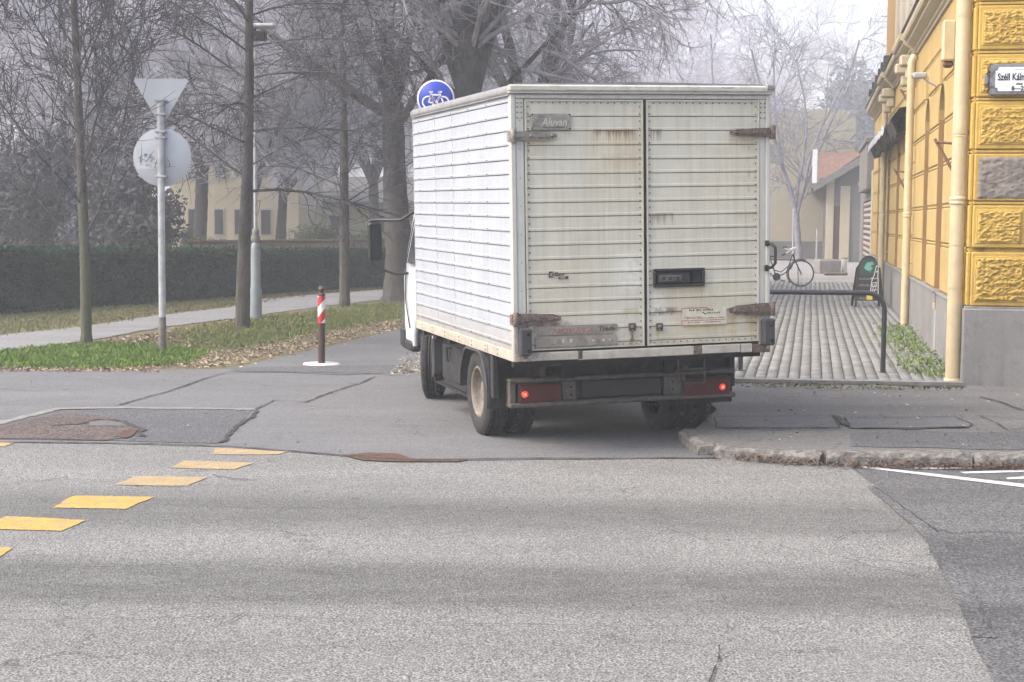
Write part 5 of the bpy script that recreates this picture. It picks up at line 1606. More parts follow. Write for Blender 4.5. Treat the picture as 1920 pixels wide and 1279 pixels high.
# grass, dry grass and leaf litter as ground cover
def in_poly(P, poly):
    x, y = P[:, 0], P[:, 1]; c = np.zeros(len(P), bool); n = len(poly); j = n - 1
    for i in range(n):
        xi, yi = poly[i]; xj, yj = poly[j]
        c ^= ((yi > y) != (yj > y)) & (x < (xj - xi) * (y - yi) / (yj - yi + 1e-12) + xi); j = i
    return c
def scatter(poly, n, rng, edge=0.12):
    p = np.array(poly); lo, hi = p.min(0), p.max(0)
    q = rng.uniform(lo, hi, (n, 2)); q2 = q + rng.normal(0, edge, q.shape)
    return q[in_poly(q2, poly)]
def blades(name, poly, n, h, mat, seed, clump=.5, wd=.008, z=0, **k):
    rng = np.random.default_rng(seed); q = scatter(poly, n, rng)
    cl = np.array([noise.noise(Vector((a * 1.3, b * 1.3, seed))) for a, b in q]); q = q[cl > -.25 + rng.uniform(-.3, .1, len(q)) * 1.0 - (1 - clump)]
    m = len(q); an = rng.uniform(0, 2 * np.pi, m); hh2 = h * rng.uniform(.4, 1.2, m); ln = rng.uniform(.2, .9, m) * hh2
    la = rng.uniform(0, 2 * np.pi, m)
    b0 = np.c_[q[:, 0] + np.cos(an) * wd, q[:, 1] + np.sin(an) * wd, np.full(m, z)]; b1 = np.c_[q[:, 0] - np.cos(an) * wd, q[:, 1] - np.sin(an) * wd, np.full(m, z)]
    mid = np.c_[q[:, 0] + np.cos(la) * ln * .4, q[:, 1] + np.sin(la) * ln * .4, z + hh2 * .65]; tip = np.c_[q[:, 0] + np.cos(la) * ln, q[:, 1] + np.sin(la) * ln, z + hh2]
    V = np.stack([b0, b1, mid + (b1 - b0) * .35, tip], 1).reshape(-1, 3)
    return np_mesh(name, V, np.arange(m * 4).reshape(-1, 4), mat, **k)
def litter(name, poly, n, size, mats, seed, z=.004, edge=.12, thick=.02, **k):
    rng = np.random.default_rng(seed); q = scatter(poly, n, rng, edge)
    cl = np.array([noise.noise(Vector((a * 1.1, b * 1.1, seed))) for a, b in q]); q = q[cl > rng.uniform(-.9, .25, len(q))]
    def fn(n_, r_): return np.c_[q, z + r_.uniform(.002, thick, len(q))]
    V, Fq = leaf_cloud(len(q), fn, size, rng, flat=.75)
    V[:, 2] = np.maximum(V[:, 2], z + .001)
    return np_mesh(name, V, Fq, mats, mi=rng.integers(0, len(mats), len(Fq)), **k)
patch1 = [G(*q) for q in [(-330, 690), (-50, 690), (60, 692), (170, 692), (290, 687), (350, 680), (384, 668), (378, 658), (300, 652), (190, 648), (90, 655), (0, 664), (-330, 690 - 8)]]
patch1 = [G(*q) for q in [(-330, 692), (0, 690), (170, 693), (290, 688), (350, 681), (386, 668), (375, 657), (300, 650), (190, 645), (90, 653), (0, 662), (-330, 692 - 25)]]
blades('grass', patch1, 30000, .065, M['grass'], 1, .72, .007, kind='stuff')
patch2 = [G(*q) for q in [(330, 622), (440, 602), (520, 592), (640, 578), (758, 565), (758, 596), (690, 608), (600, 624), (520, 642), (440, 655), (380, 656), (335, 640)]]
blades('grass_strip', patch2, 30000, .05, M['grass2'], 2, .6, .008, kind='stuff')
patch3 = [G(*q) for q in [(-300, 655), (0, 630), (160, 613), (300, 592), (430, 577), (500, 560), (600, 552), (730, 543), (755, 537), (400, 562), (0, 592), (-300, 612)]]
blades('dry_grass', patch3, 42000, .06, M['drygrass'], 3, .55, .009, kind='stuff')
lt = [M['litterA'], M['litterB']]
patch4 = [G(*q) for q in [(390, 662), (450, 656), (600, 624), (757, 596), (760, 612), (600, 652), (520, 668), (430, 690), (330, 692), (300, 690), (388, 668)]]
litter('leaf_litter', patch4, 12000, .024, [M['litterA'], M['litterA'], M['litterB']], 4, kind='stuff')
litter('brown_leaves', [G(*q) for q in [(170, 645), (300, 625), (440, 600), (470, 602), (330, 640), (420, 648), (300, 655)]], 5000, .03, [M['litterB'], M['litterB'], M['litterA']], 5, kind='stuff')
litter('hedge_leaves', [G(*q) for q in [(150, 600), (300, 575), (500, 552), (755, 534), (755, 542), (600, 551), (430, 576), (300, 590), (150, 610)]], 14000, .035, [M['litterB']], 6, kind='stuff')
litter('grit', [G(*q) for q in [(740, 690), (790, 665), (850, 665), (850, 705), (740, 706)]], 2200, .02, [M['litterA'], M['concrete']], 7, z=.012, kind='stuff')
litter('verge_leaves', [G(*q) for q in [(-300, 688), (0, 688), (200, 692), (300, 688), (300, 700), (0, 698), (-300, 698)]], 5000, .022, lt, 8, z=.009, edge=.05, kind='stuff')
gl = [(a, b - .005) for a, b in kp[3:]] + [(a, b - .05 - .20 * min(1, i / 3)) for i, (a, b) in reversed(list(enumerate(kp[3:])))]
litter('gutter_leaves', gl, 15000, .015, [M['litterB'], M['litterB'], M['leafdirt']], 9, z=.013, edge=.03, thick=.045, kind='stuff')
litter('stray_leaves', [G(*q, SWZ) for q in [(1420, 838), (1700, 846), (2000, 848), (2000, 735), (1500, 730), (1320, 760)]], 260, .02, lt, 10, z=SWZ + .014, kind='stuff', thick=.006)
litter('stray_bits', [G(*q) for q in [(0, 705), (700, 705), (760, 860), (100, 830)]], 160, .016, [M['litterB'], M['concrete']], 12, z=.022, kind='stuff', thick=.004)
litter('road_bits', [G(*q) for q in [(-200, 860), (2000, 890), (1900, 1240), (-100, 1240)]], 130, .009, [M['crack'], M['litterB']], 13, z=.006, kind='stuff', thick=.006)
# weeds along the foot of the building
wp = [W2(.45, -.03), W2(1.0, -.04), W2(3, -.03), W2(6, -.03), W2(8.6, -.03), W2(8.8, -.40), W2(6.5, -.55), W2(4, -.45), W2(2, -.5), W2(.7, -.52), W2(.3, -.3)]
rng = np.random.default_rng(9); q = scatter(wp, 3000, rng, .08)
V, Fq = leaf_cloud(len(q), lambda n, r: np.c_[q, SWZ + .02 + r.uniform(0, .06, len(q)) * (1 + .5 * np.sin(q[:, 1] * 4))], .026, rng, flat=.3)
np_mesh('weeds', V, Fq, M['weed'], kind='stuff')
blades('weed_blades', wp, 3500, .07, M['grass'], 15, .8, .005, z=SWZ + .02, kind='stuff')
litter('edging_weeds', [G(*q, SWZ) for q in [(1390, 722), (1600, 727), (1700, 728), (1800, 730), (1800, 736), (1500, 732), (1390, 728)]], 1500, .018, [M['litterB'], M['weed'], M['crack']], 16, z=SWZ + .012, edge=.02, thick=.03, kind='stuff')

# ------------------------------------------------------------------ street furniture
M['bollardpaint'] = simple('bollard_brown', (.060, .030, .024), .5, var=.2, scale=9)
M['red'] = simple('sign_red', (.48, .030, .038), .45, var=.1, scale=9)
M['white'] = simple('sign_white', (.72, .72, .72), .45, var=.06, scale=9)
M['polegrey'] = simple('pole_grey', (.40, .41, .43), .5, .1, var=.15, scale=7, dirt=(.26, .27, .28))
M['signback'] = simple('sign_back', (.40, .42, .46), .5, .1, var=.07, scale=3)
M['lampgreen'] = simple('lamp_post_paint', (.20, .235, .25), .5, var=.15, scale=6)
M['black'] = simple('black_paint', (.016, .016, .018), .4, var=.2)
M['railpaint'] = simple('rail_paint', (.035, .036, .042), .4, var=.2)
M['blue'] = simple('sign_blue', (.012, .045, .42), .35, var=.05)

b_ = G(603, 684)
bo = empty('bollard', (*b_, .008), .0, 'brown bollard with red and white band on a pale round base', 'bollard')
R0 = .043
def ring(mb, r, h0, h1, m_, n=28):
    mb.lathe([(r, h0), (r, h1)], (0, 0, 0), 'z', n, m_)
mb = MB(); mb.lathe([(R0, 0), (R0, .505), (R0, .84), (R0 * .96, .845), (0, .845)], (0, 0, 0), 'z', 28); mb.build('post', M['bollardpaint'], bo)
mb = MB()     # slanted stripes wrapped round the post
n = 48; bnd = [(.845, .985, 1), (.725, .845, 0), (.60, .725, 1), (.505, .60, 0)]
zb0, zb1 = .50, .825
def stripe_z(z, th): return z
nz = 60
for j in range(nz):
    for i in range(n):
        z = zb0 + (zb1 - zb0) * j / nz; z2 = zb0 + (zb1 - zb0) * (j + 1) / nz
        a0, a1 = 2 * math.pi * i / n, 2 * math.pi * (i + 1) / n
        am = (a0 + a1) / 2
        u = (z + z2) / 2 - .045 * math.cos(am) * 1.2
        k = int(math.floor((u - .50) / .118))
        r_ = R0 + .0025
        mb.add([(r_ * math.cos(a0), r_ * math.sin(a0), z), (r_ * math.cos(a1), r_ * math.sin(a1), z), (r_ * math.cos(a1), r_ * math.sin(a1), z2), (r_ * math.cos(a0), r_ * math.sin(a0), z2)], [(0, 1, 2, 3)], k % 2, True)
mb.build('reflective_band', [M['red'], M['white']], bo)
mb = MB(); mb.lathe([(R0 * 1.02, .828), (R0 * 1.1, .835), (R0 * 1.05, .85), (R0 * .45, .862), (R0 * .5, .875), (R0 * .9, .885), (R0 * 1.0, .905), (R0 * .8, .93), (R0 * .35, .945), (0, .948)], (0, 0, 0), 'z', 24); mb.build('cap', M['bollardpaint'], bo)
mb = MB(); mb.lathe([(.225, 0), (.215, .012), (.0, .014)], (0, 0, .0), 'z', 40); mb.build('concrete_base', simple('white_concrete', (.52, .51, .49), .9, var=.15, scale=9), bo)

# sign post with the backs of two signs
s_ = G(305, 660)
S0 = AT(305, 660, s_[1])
sg = empty('sign_post', (*s_, 0), 0, 'grey sign post seen from behind with a give way triangle and a round sign', 'road sign')
def zpx(py, Y, px=300): return AT(px, py, Y)[2]
Ys = s_[1]
mb = MB(); mb.tube([(0, 0, -.05), (0, 0, zpx(186, Ys))], .045, 16)
mb.lathe([(.047, zpx(440, Ys)), (.050, zpx(440, Ys) + .01), (.047, zpx(440, Ys) + .03)], (0, 0, 0), 'z', 16); mb.build('pole', M['polegrey'], sg)
mb = MB(); mb.lathe([(.05, 0), (.052, .25), (.047, .40), (.0475, .46)], (0, 0, 0), 'z', 16); mb.build('weathered_foot', simple('foot_rust', (.14, .125, .115), .8, var=.4, scale=14), sg)
sc_ = Ys / F
zt, zbt = zpx(147, Ys), zpx(222, Ys)
hw_ = 53 * sc_
def rounded(pts, r, n=5):
    out = []
    m = len(pts)
    for i in range(m):
        p = Vector(pts[i]); a = (Vector(pts[i - 1]) - p).normalized(); b = (Vector(pts[(i + 1) % m]) - p).normalized()
        for k in range(n + 1):
            t = k / n; out.append(tuple((p + a * r * (1 - t) ** 2 + b * r * t ** 2)))
    return out
apex = zt - hw_ * 1.70
tri = rounded([(-hw_, zt), (hw_, zt), (0.0, apex)], .05)
mb = MB(); mb.prism(tri, 'y', -.055, -.050)
mb.prism(rounded([(-hw_ + .004, zt - .003), (hw_ - .004, zt - .003), (0.0, apex + .005)], .05), 'y', -.058, -.055)
M['signedge'] = simple('sign_edge', (.30, .31, .33), .5, .2)
# the sign faces away from the camera: the back is on the near side
def flipy(o):
    for v_ in o.data.vertices: v_.co.y = -v_.co.y
    return o
o = fix_normals(flipy(mb.build('triangular_sign', M['signback'], sg)))
mb = MB(); mb.prism(rounded([(-hw_ + .02, zt - .012), (hw_ - .02, zt - .012), (0.0, apex + .03)], .045), 'y', .0585, .0595); fix_normals(mb.build('sign_face', M['red'], o))
mb = MB(); mb.prism(rounded([(-hw_ * .66, zt - .09), (hw_ * .66, zt - .09), (0.0, apex + .24)], .03), 'y', .0596, .0606); fix_normals(mb.build('sign_face', M['white'], o))
cz = zpx(295, Ys); cr_ = 54 * sc_
xo = 1 * sc_
mb = MB(); mb.lathe([(0, .050), (cr_, .050), (cr_ + .004, .053), (cr_, .058), (0, .058)], (xo, 0, cz), 'y', 48)
o = fix_normals(mb.build('round_sign', M['signback'], sg))
mb = MB(); mb.lathe([(0, .0585), (cr_ - .01, .0585), (cr_ - .01, .0595), (0, .0595)], (xo, 0, cz), 'y', 40); fix_normals(mb.build('sign_face', M['red'], o))
mb = MB(); mb.bbox(xo - cr_ + .045, xo - .065, .0475, .0498, zpx(317, Ys), zpx(278, Ys), .001)
stq = mb.build('sticker', simple('faded_sticker', (.50, .52, .55), .6, var=.1, scale=8), o)
mb = MB(); r5 = random.Random(6)
for k in range(26):
    x = r5.uniform(xo - cr_ + .07, xo - .10); z = r5.uniform(zpx(314, Ys), zpx(290, Ys)); mb.box(x, x + r5.uniform(.01, .04), .0462, .0474, z, z + r5.uniform(.01, .035))
mb.build('sticker_print', simple('faded_print', (.27, .30, .34), .6, var=.3), stq)
for py in (188, 214, 247, 258, 331):
    mb = MB(); z = zpx(py, Ys)
    mb.bbox(-.075, .085, .040, .052, z - .012, z + .012, .003); mb.bbox(-.06, .065, -.052, -.044, z - .012, z + .012, .003)
    mb.bbox(-.066, -.052, -.05, .05, z - .012, z + .012, .003); mb.bbox(.055, .07, -.05, .05, z - .012, z + .012, .003)
    mb.tube([(-.058, -.062, z), (-.058, -.045, z)], .008, 6); mb.tube([(.062, -.062, z), (.062, -.045, z)], .008, 6)
    mb.build('clamp', M['polegrey'], sg)

# round blue cycle sign rising behind the truck
Yc = 22.0; cx, cy, cz = AT(817, 185, Yc); rc = 34.5 * Yc / F
e = empty('cycle_sign', (cx, cy, 0), 0, 'round blue cycle path sign showing above the truck box', 'road sign')
MB().tube([(0, .05, -.02), (0, .05, cz + .15)], .03, 12).build('pole', M['polegrey'], e)
mb = MB(); mb.lathe([(0, .012), (rc, .012), (rc + .002, .0), (rc, -.004), (0, -.004)], (0, 0, cz), 'y', 56); d_ = fix_normals(mb.build('sign_disc', M['white'], e))
mb = MB(); mb.lathe([(rc * .925, -.004), (rc * .92, -.0065), (0, -.0065)], (0, 0, cz), 'y', 56); fix_normals(mb.build('sign_face', M['blue'], d_))
def ringy(mb, c, r0, r1, y0, y1, n=40):
    mb.lathe([(r0, y0), (r1, y0), (r1, y1), (r0, y1), (r0, y0)], (c[0], 0, c[1]), 'y', n)
mb = MB(); k = rc
wz = cz - .20 * k
for sx in (-.40, .40): ringy(mb, (sx * k, wz), .26 * k, .345 * k, -.0066, -.009)
def bar(a, b, w_):
    a = Vector(a); b = Vector(b); d = (b - a).normalized(); n2 = Vector((-d.y, d.x)) * w_ * .5
    mb.prism([tuple(a + n2), tuple(b + n2), tuple(b - n2), tuple(a - n2)], 'y', -.009, -.0066)
def K(x, z): return (x * k, cz + z * k)
for a, b in (((-.40, -.20), (-.22, .20)), ((-.22, .20), (.22, .20)), ((.40, -.20), (.20, .32)), ((-.25, .18), (-.02, -.22)), ((-.02, -.22), (.25, .16)), ((-.40, -.20), (-.02, -.22)), ((-.24, .2), (-.28, .34)), ((-.38, .35), (-.16, .35)), ((.20, .32), (.10, .36)), ((.10, .36), (.34, .36))):
    bar(K(*a), K(*b), .085 * k)
fix_normals(mb.build('bicycle_symbol', M['white'], d_))

# tall street lamp
l_ = G(480, 598); Yl = l_[1]
e = empty('street_lamp', (*l_, 0), 0, 'tall blue-grey street lamp post beside the second tree', 'street lamp')
zj = zpx(455, Yl, 481)
mb = MB(); mb.lathe([(.105, 0), (.105, .50), (.088, .56), (.085, zj - .12), (.070, zj - .02), (.05, zj)], (0, 0, 0), 'z', 18)
mb.build('lower_post', M['lampgreen'], e)
mb = MB(); mb.lathe([(.052, zj), (.075, zj + .03), (.078, zj + .10), (.055, zj + .14), (.062, zj + .17), (.060, zj + .22), (.035, zj + .25)], (0, 0, 0), 'z', 18); mb.build('collar', M['concrete'], e)
ztop = zpx(62, Yl, 484)
mb = MB(); mb.tube([(0, 0, zj + .2), (0, 0, ztop)], [.034, .028], 10); mb.build('upper_pole', M['polegrey'], e)
mb = MB(); zz = zpx(50, Yl, 484); mb.bbox(-.16, .36, -.12, .12, zz - .03, zz + .05, .03); mb.build('lamp_head', M['polegrey'], e)
mb = MB(); mb.bbox(-.06, .20, -.10, .10, zz - .24, zz - .08, .02); mb.tube([(0, 0, zz - .25), (0, 0, zz)], .03, 8); mb.build('control_box', M['black'], e)

# hoop rail at the start of the paved walk
a = np.array(G(1388, 699, SWZ)); b = np.array(G(1655, 703, SWZ)); d = b - a; L_ = float(np.linalg.norm(d))
e = empty('hoop_rail', (float(a[0]), float(a[1]), SWZ), math.atan2(d[1], d[0]), 'dark steel hoop rail at the near end of the paved walk', 'railing')
hr = .90; rad = .19
pts = [(0, 0, 0), (0, 0, hr - rad)] + [(rad - rad * math.cos(t), 0, hr - rad + rad * math.sin(t)) for t in np.linspace(.2, math.pi / 2, 7)]
pts += [(L_ - rad + rad * math.sin(t), 0, hr - rad + rad * math.cos(t)) for t in np.linspace(0, math.pi / 2 - .2, 7)] + [(L_, 0, hr - rad), (L_, 0, 0)]
MB().tube(pts, .028, 14).build('tube', M['railpaint'], e)
for x in (0, L_): MB().lathe([(.05, .0), (.045, .012), (.028, .014)], (x, 0, .018), 'z', 16).build('foot', M['railpaint'], e)

# chalk board sign
p = np.array(G(1626, 577, SWZ)); Yb = p[1]; ks = Yb / F
e = empty('chalkboard_sign', (float(p[0]), float(p[1]), SWZ + .02), -.10, 'black folding chalkboard with arched top standing by the yellow wall', 'sandwich board')
Hb = 96 * ks; wb0, wb1 = 27 * ks, 21 * ks
lean_ = .30
def board(y0, sgn, nm):
    mb = MB()
    prof = [(-wb0, .13), (-wb1, Hb - .24)]
    for t in np.linspace(math.pi * .93, math.pi * .07, 11): prof.append((wb1 * .80 * math.cos(t) / math.cos(math.pi * .07), Hb - .22 + .22 * math.sin(t)))
    prof += [(wb1, Hb - .24), (wb0, .13)]
    n = len(prof)
    def Y(z, off): return sgn * (lean_ * (1 - z / Hb) + off)
    vs = [(x, Y(z, .012), z) for x, z in prof] + [(x, Y(z, -.012), z) for x, z in prof]
    mb.add(vs, [tuple(range(n)), tuple(range(n, 2 * n))] + [(i, (i + 1) % n, (i + 1) % n + n, i + n) for i in range(n)])
    for x in (-wb0 + .02, wb0 - .02):
        x1_ = x * wb1 / wb0
        q = [(x - .02, 0), (x + .02, 0), (x1_ + .022, Hb - .24), (x1_ - .022, Hb - .24)]
        vs = [(x_, Y(z, .022), z) for x_, z in q] + [(x_, Y(z, -.016), z) for x_, z in q]
        mb.add(vs, [(0, 1, 2, 3), (7, 6, 5, 4), (0, 1, 5, 4), (1, 2, 6, 5), (2, 3, 7, 6), (3, 0, 4, 7)])
    return fix_normals(mb.build('board', M['black'], e)), Y
bd_, Yf = board(0, -1, 'front'); board(0, 1, 'back')
# side brace panel (the closed side of the stand)
mb = MB(); x = wb0 - .015; mb.add([(x, -lean_ * .83, .17), (x, lean_ * .83, .17), (wb1 - .01, .02, Hb - .2), (wb1 - .01, -.02, Hb - .2)], [(0, 1, 2, 3)]); mb.build('side_cloth', M['black'], e)
M['chalk'] = simple('chalk', (.50, .50, .48), .9, var=.3, scale=40)
M['chalkdim'] = simple('dim_chalk', (.15, .16, .16), .9, var=.3, scale=40)
M['teal'] = simple('teal_print', (.10, .32, .28), .6, var=.2)
M['green_field'] = simple('board_green', (.018, .045, .035), .6, var=.2)
M['yellowlabel'] = simple('yellow_label', (.55, .42, .06), .6, var=.1)
def on_board(name, pts, mat, par, o_=.016):
    n = len(pts); vs = [(x, Yf(z, o_), z) for x, z in pts] + [(x, Yf(z, o_ - .003), z) for x, z in pts]
    return MB().add(vs, [tuple(range(n)), tuple(range(n, 2 * n))] + [(i, (i + 1) % n, (i + 1) % n + n, i + n) for i in range(n)])
def cat_boards(name, lst, mat, o_=.016):
    mb = MB()
    for pts in lst:
        n = len(pts); vs = [(x, Yf(z, o_), z) for x, z in pts] + [(x, Yf(z, o_ - .003), z) for x, z in pts]
        mb.add(vs, [tuple(range(n)), tuple(range(n, 2 * n))] + [(i, (i + 1) % n, (i + 1) % n + n, i + n) for i in range(n)])
    return fix_normals(mb.build(name, mat, bd_))
cat_boards('printed_panel', [[(wb1 * .82 * math.cos(t), Hb - .25 + .19 * math.sin(t)) for t in np.linspace(0, math.pi, 12)] + [(-wb1 * .82, Hb - .38), (wb1 * .82, Hb - .38)]], M['green_field'], .015)
cat_boards('emblem', [[(-.09, Hb - .24), (-.04, Hb - .14), (.07, Hb - .12), (.10, Hb - .17), (.03, Hb - .20), (.08, Hb - .25), (.0, Hb - .30), (-.06, Hb - .28)], [(.02, Hb - .28), (.05, Hb - .26), (.02, Hb - .34)]], M['teal'], .019)
rb = random.Random(3); ls = []; ls2 = []
for row in range(5):
    z = Hb - .47 - row * .125
    x = -wb0 * .72
    while x < .02:
        w_ = rb.uniform(.015, .035); hq = rb.uniform(.025, .05); ls2.append([(x, z), (x + w_, z), (x + w_, z + hq), (x, z + hq)]); x += w_ + .012
    if row < 3: ls.append([(.045, z + .01), (.075, z + .01), (.075, z + .045), (.045, z + .045)])
cat_boards('chalk_lines', ls2, M['chalkdim'], .019)
bt_ = []
def seg(a, b, w_=.012):
    a = Vector(a); b = Vector(b); dd = (b - a).normalized(); nn = Vector((-dd.y, dd.x)) * w_ * .5; bt_.append([tuple(a + nn), tuple(b + nn), tuple(b - nn), tuple(a - nn)])
bp = [(.02, .25), (.05, .50), (.10, .62), (.145, .80), (.185, .80), (.17, .60), (.175, .50), (.17, .25), (.02, .25)]
for i in range(len(bp) - 1): seg(bp[i], bp[i + 1], .016)
for z in (.33, .40, .47): seg((.05, z), (.155, z + .015), .014)
seg((.06, .34), (.12, .46)); seg((.10, .30), (.15, .48)); seg((.09, .55), (.16, .57)); seg((.13, .68), (.18, .70), .02)
cat_boards('bottle_drawing', bt_ + ls, M['chalk'], .020)
cat_boards('yellow_tag', [[(-.05, .15), (.06, .15), (.06, .25), (-.05, .25)]], M['yellowlabel'], .021)

# bicycle
pb_ = G(1501, 539, SWZ); kb = pb_[1] / F
e = empty('bicycle', (pb_[0], pb_[1], SWZ + .02), .0, 'black city bicycle with white handlebar parked across the paved walk', 'bicycle')
Rw = 25 * kb
def bp_(px, py): return ((px - 1501) * kb, 0, (539 - py) * kb)
def bwheel(x, ang):
    q = empty('wheel'); q.parent = e; q.location = (x, 0, Rw); q.rotation_euler = (0, 0, ang)
    mb = MB(); n = 40; mb.tube([(math.cos(t) * (Rw - .018), 0, math.sin(t) * (Rw - .018)) for t in np.linspace(0, 2 * math.pi, n + 1)], .019, 8, caps=False); mb.build('tyre', M['black'], q)
    mb = MB()
    for i in range(18):
        t = 2 * math.pi * i / 18; mb.tube([(0, .02 * (-1) ** i, 0), (math.cos(t) * (Rw - .03), 0, math.sin(t) * (Rw - .03))], .0018, 3, caps=False)
    mb.lathe([(.02, -.04), (.028, -.02), (.028, .02), (.02, .04)], (0, 0, 0), 'y', 10); mb.build('spokes', M['greymetal'], q)
bwheel(0, .0); bwheel(bp_(1415, 512)[0], 0)
hub = (0, 0, Rw); rh = (bp_(1415, 512)[0], 0, Rw); bb = bp_(1455, 521); hd0, hd1 = bp_(1489, 489), bp_(1485, 478); st = bp_(1444, 489)
mb = MB()
mb.tube([hd1, hd0], .020, 8); mb.tube([(st[0], 0, st[2]), hd0], .014, 8)
mb.tube([hd0, (bp_(1482, 505)[0], 0, bp_(1482, 505)[2]), (bp_(1468, 516)[0], 0, bp_(1468, 516)[2]), bb], .015, 8)
mb.tube([hd1, (bp_(1478, 500)[0], 0, bp_(1478, 500)[2]), (bp_(1464, 512)[0], 0, bp_(1464, 512)[2]), bp_(1449, 508)], .013, 8)
mb.tube([bb, (st[0] - .02, 0, st[2] + .05)], .015, 8)
for y in (-.05, .05): mb.tube([bb, (rh[0], y, rh[2])], .010, 6); mb.tube([(st[0], 0, st[2]), (rh[0], y, rh[2])], .009, 6)
for y in (-.045, .045): mb.tube([(hd0[0], y * .5, hd0[2]), (hd0[0] + .06, y, hd0[2] - .12), (hub[0], y, hub[2])], .011, 6)
mb.build('frame', M['black'], e)
mb = MB(); mb.prism([(-.02 + st[0] - .12, .0), (st[0] - .12, .05), (st[0] + .10, .035), (st[0] + .15, .02), (st[0] + .08, .005)], 'y', -.06, .06)
o = mb.build('saddle', M['black'], e); o.location = (0, 0, st[2] + .06)
mb = MB(); h_ = bp_(1486, 470)
mb.tube([hd1, (h_[0], 0, h_[2] - .02)], .013, 8)
mb.tube([(h_[0] - .26, -.27, h_[2] - .10), (h_[0] - .10, -.25, h_[2] + .0), (h_[0] + .02, -.10, h_[2] + .03), (h_[0] + .02, .10, h_[2] + .03), (h_[0] - .10, .25, h_[2] + .0), (h_[0] - .20, .27, h_[2] + .05)], .016, 8)
mb.bbox(h_[0] - .03, h_[0] + .07, -.05, .05, h_[2] - .04, h_[2] + .07, .02)
mb.build('handlebar', M['white'], e)
mb = MB(); mb.tube([(h_[0] - .34, -.28, h_[2] - .14), (h_[0] - .24, -.27, h_[2] - .09)], .022, 8); mb.tube([(h_[0] - .22, .27, h_[2] + .05), (h_[0] - .12, .27, h_[2] + .06)], .022, 8); mb.build('grip', M['black'], e)
mb = MB(); mb.lathe([(.10, -.01), (.10, .01), (.0, .01)], (bb[0], -.05, bb[2]), 'y', 20); mb.tube([(bb[0] + .15, -.10, bb[2] - .09), (bb[0] - .14, .09, bb[2] + .07)], .010, 6)
mb.bbox(bb[0] + .10, bb[0] + .20, -.17, -.09, bb[2] - .11, bb[2] - .08, .006); mb.bbox(bb[0] - .20, bb[0] - .10, .08, .16, bb[2] + .06, bb[2] + .09, .006); mb.build('crankset', M['black'], e)
mb = MB(); mb.tube([(math.cos(t) * (Rw + .02), 0, Rw + math.sin(t) * (Rw + .02)) for t in np.linspace(1.2, 3.9, 12)], .014, 6); mb.build('mudguard', M['black'], e)
mb = MB(); mb.tube([(-.04, .08, 0), (-.08, .02, .55)], .010, 6); mb.build('kickstand', M['black'], e)

# ------------------------------------------------------------------ the street beyond the walk
M['farcream'] = stucco('far_cream', (.50, .45, .34), (.46, .41, .31), bump=.1, stain=(.42, .36, .26), stam=.3)
M['farplinth'] = stucco('far_plinth', (.23, .22, .215), (.19, .185, .18), bump=.2, stain=(.13, .13, .13), stam=.4)
M['farpave'] = asphalt('far_pavement', (.2, .2, .19), (.28, .27, .26), (.34, .33, .31), 20, .2, .3)
sheet('far_pavement', [W2(26.6, -6.5), W2(26.6, .6), W2(90, .6), W2(90, -16), W2(40, -12)], SWZ + .006, M['farpave'], amp=0, kind='structure')
ribbon('kerb_line', [W2(27.2, -6), W2(27.6, -2.6), W2(29.5, -.6), W2(31, .2)], .16, SWZ + .012, M['concrete'], None, seed=5, jit=.1, kind='structure')
ribbon('kerb_line', [W2(28.8, -5.5), W2(29.2, -2.2), W2(31, -.4)], .10, SWZ + .012, M['concrete'], None, seed=6, jit=.1, kind='structure')
def block(name, px0, px1, Y, depth, h, pl, label, mats, windows=(), roof=None, cat='building', rz=0.0, ph=.7):
    a = AT(px0, 410, Y); b = AT(px1, 410, Y); w_ = b[0] - a[0]
    e = empty(name, (a[0], Y, pl), rz, label, cat)
    MB().box(0, w_, 0, depth, ph, h).build('wall', mats[0], e)
    MB().box(-.04, w_ + .04, -.04, depth, -.1, ph).build('plinth', mats[1], e)
    for (x0, x1, z0, z1) in windows:
        f = MB().box(x0, x1, -.03, .02, z0, z1).build('window', M['winframe'], e)
        MB().box(x0 + .06, x1 - .06, -.04, -.028, z0 + .06, z1 - .06).build('pane', M['winglass'], f)
    if roof:
        ov, rh_ = roof
        mb = MB(); mb.prism([(-ov, h), (depth / 2, h + rh_), (depth + ov, h), (depth + ov, h + .12), (depth / 2, h + rh_ + .14), (-ov, h + .12)], 'x', -ov, w_ + ov); fix_normals(mb.build('roof', M['roofslate'], e))
    return e
M['roofslate'] = simple('roof_slate', (.17, .165, .165), .85, var=.2, scale=6)
M['rooftile'] = simple('roof_tile', (.25, .145, .11), .85, var=.3, scale=8)
block('end_house', 1380, 1600, 69, 9, 6.6, SWZ, 'cream house with grey plinth closing the far end of the walk', [M['farcream'], M['farplinth']],
      [(5.9, 6.9, 1.6, 3.4)], None, ph=.78)
# poles in front of it
for i, (px, y0, y1, Y, lb) in enumerate([(1488, 395, 480, 62, 'thin pole before the cream end house, nearer the bicycle'), (1532, 432, 470, 64, 'short thin pole before the cream end house, nearer the grey shed')]):
    a = AT(px, y0, Y)
    e = empty('thin_pole', (a[0], Y, SWZ), 0, lb, 'pole', 'thin poles before the end house')
    MB().tube([(0, 0, 0), (0, 0, a[2] - SWZ)], .035, 8).build('shaft', M['polegrey'], e); MB().lathe([(.05, 0), (.04, .04), (0, .06)], (0, 0, a[2] - SWZ), 'z', 8).build('cap', M['polegrey'], e)
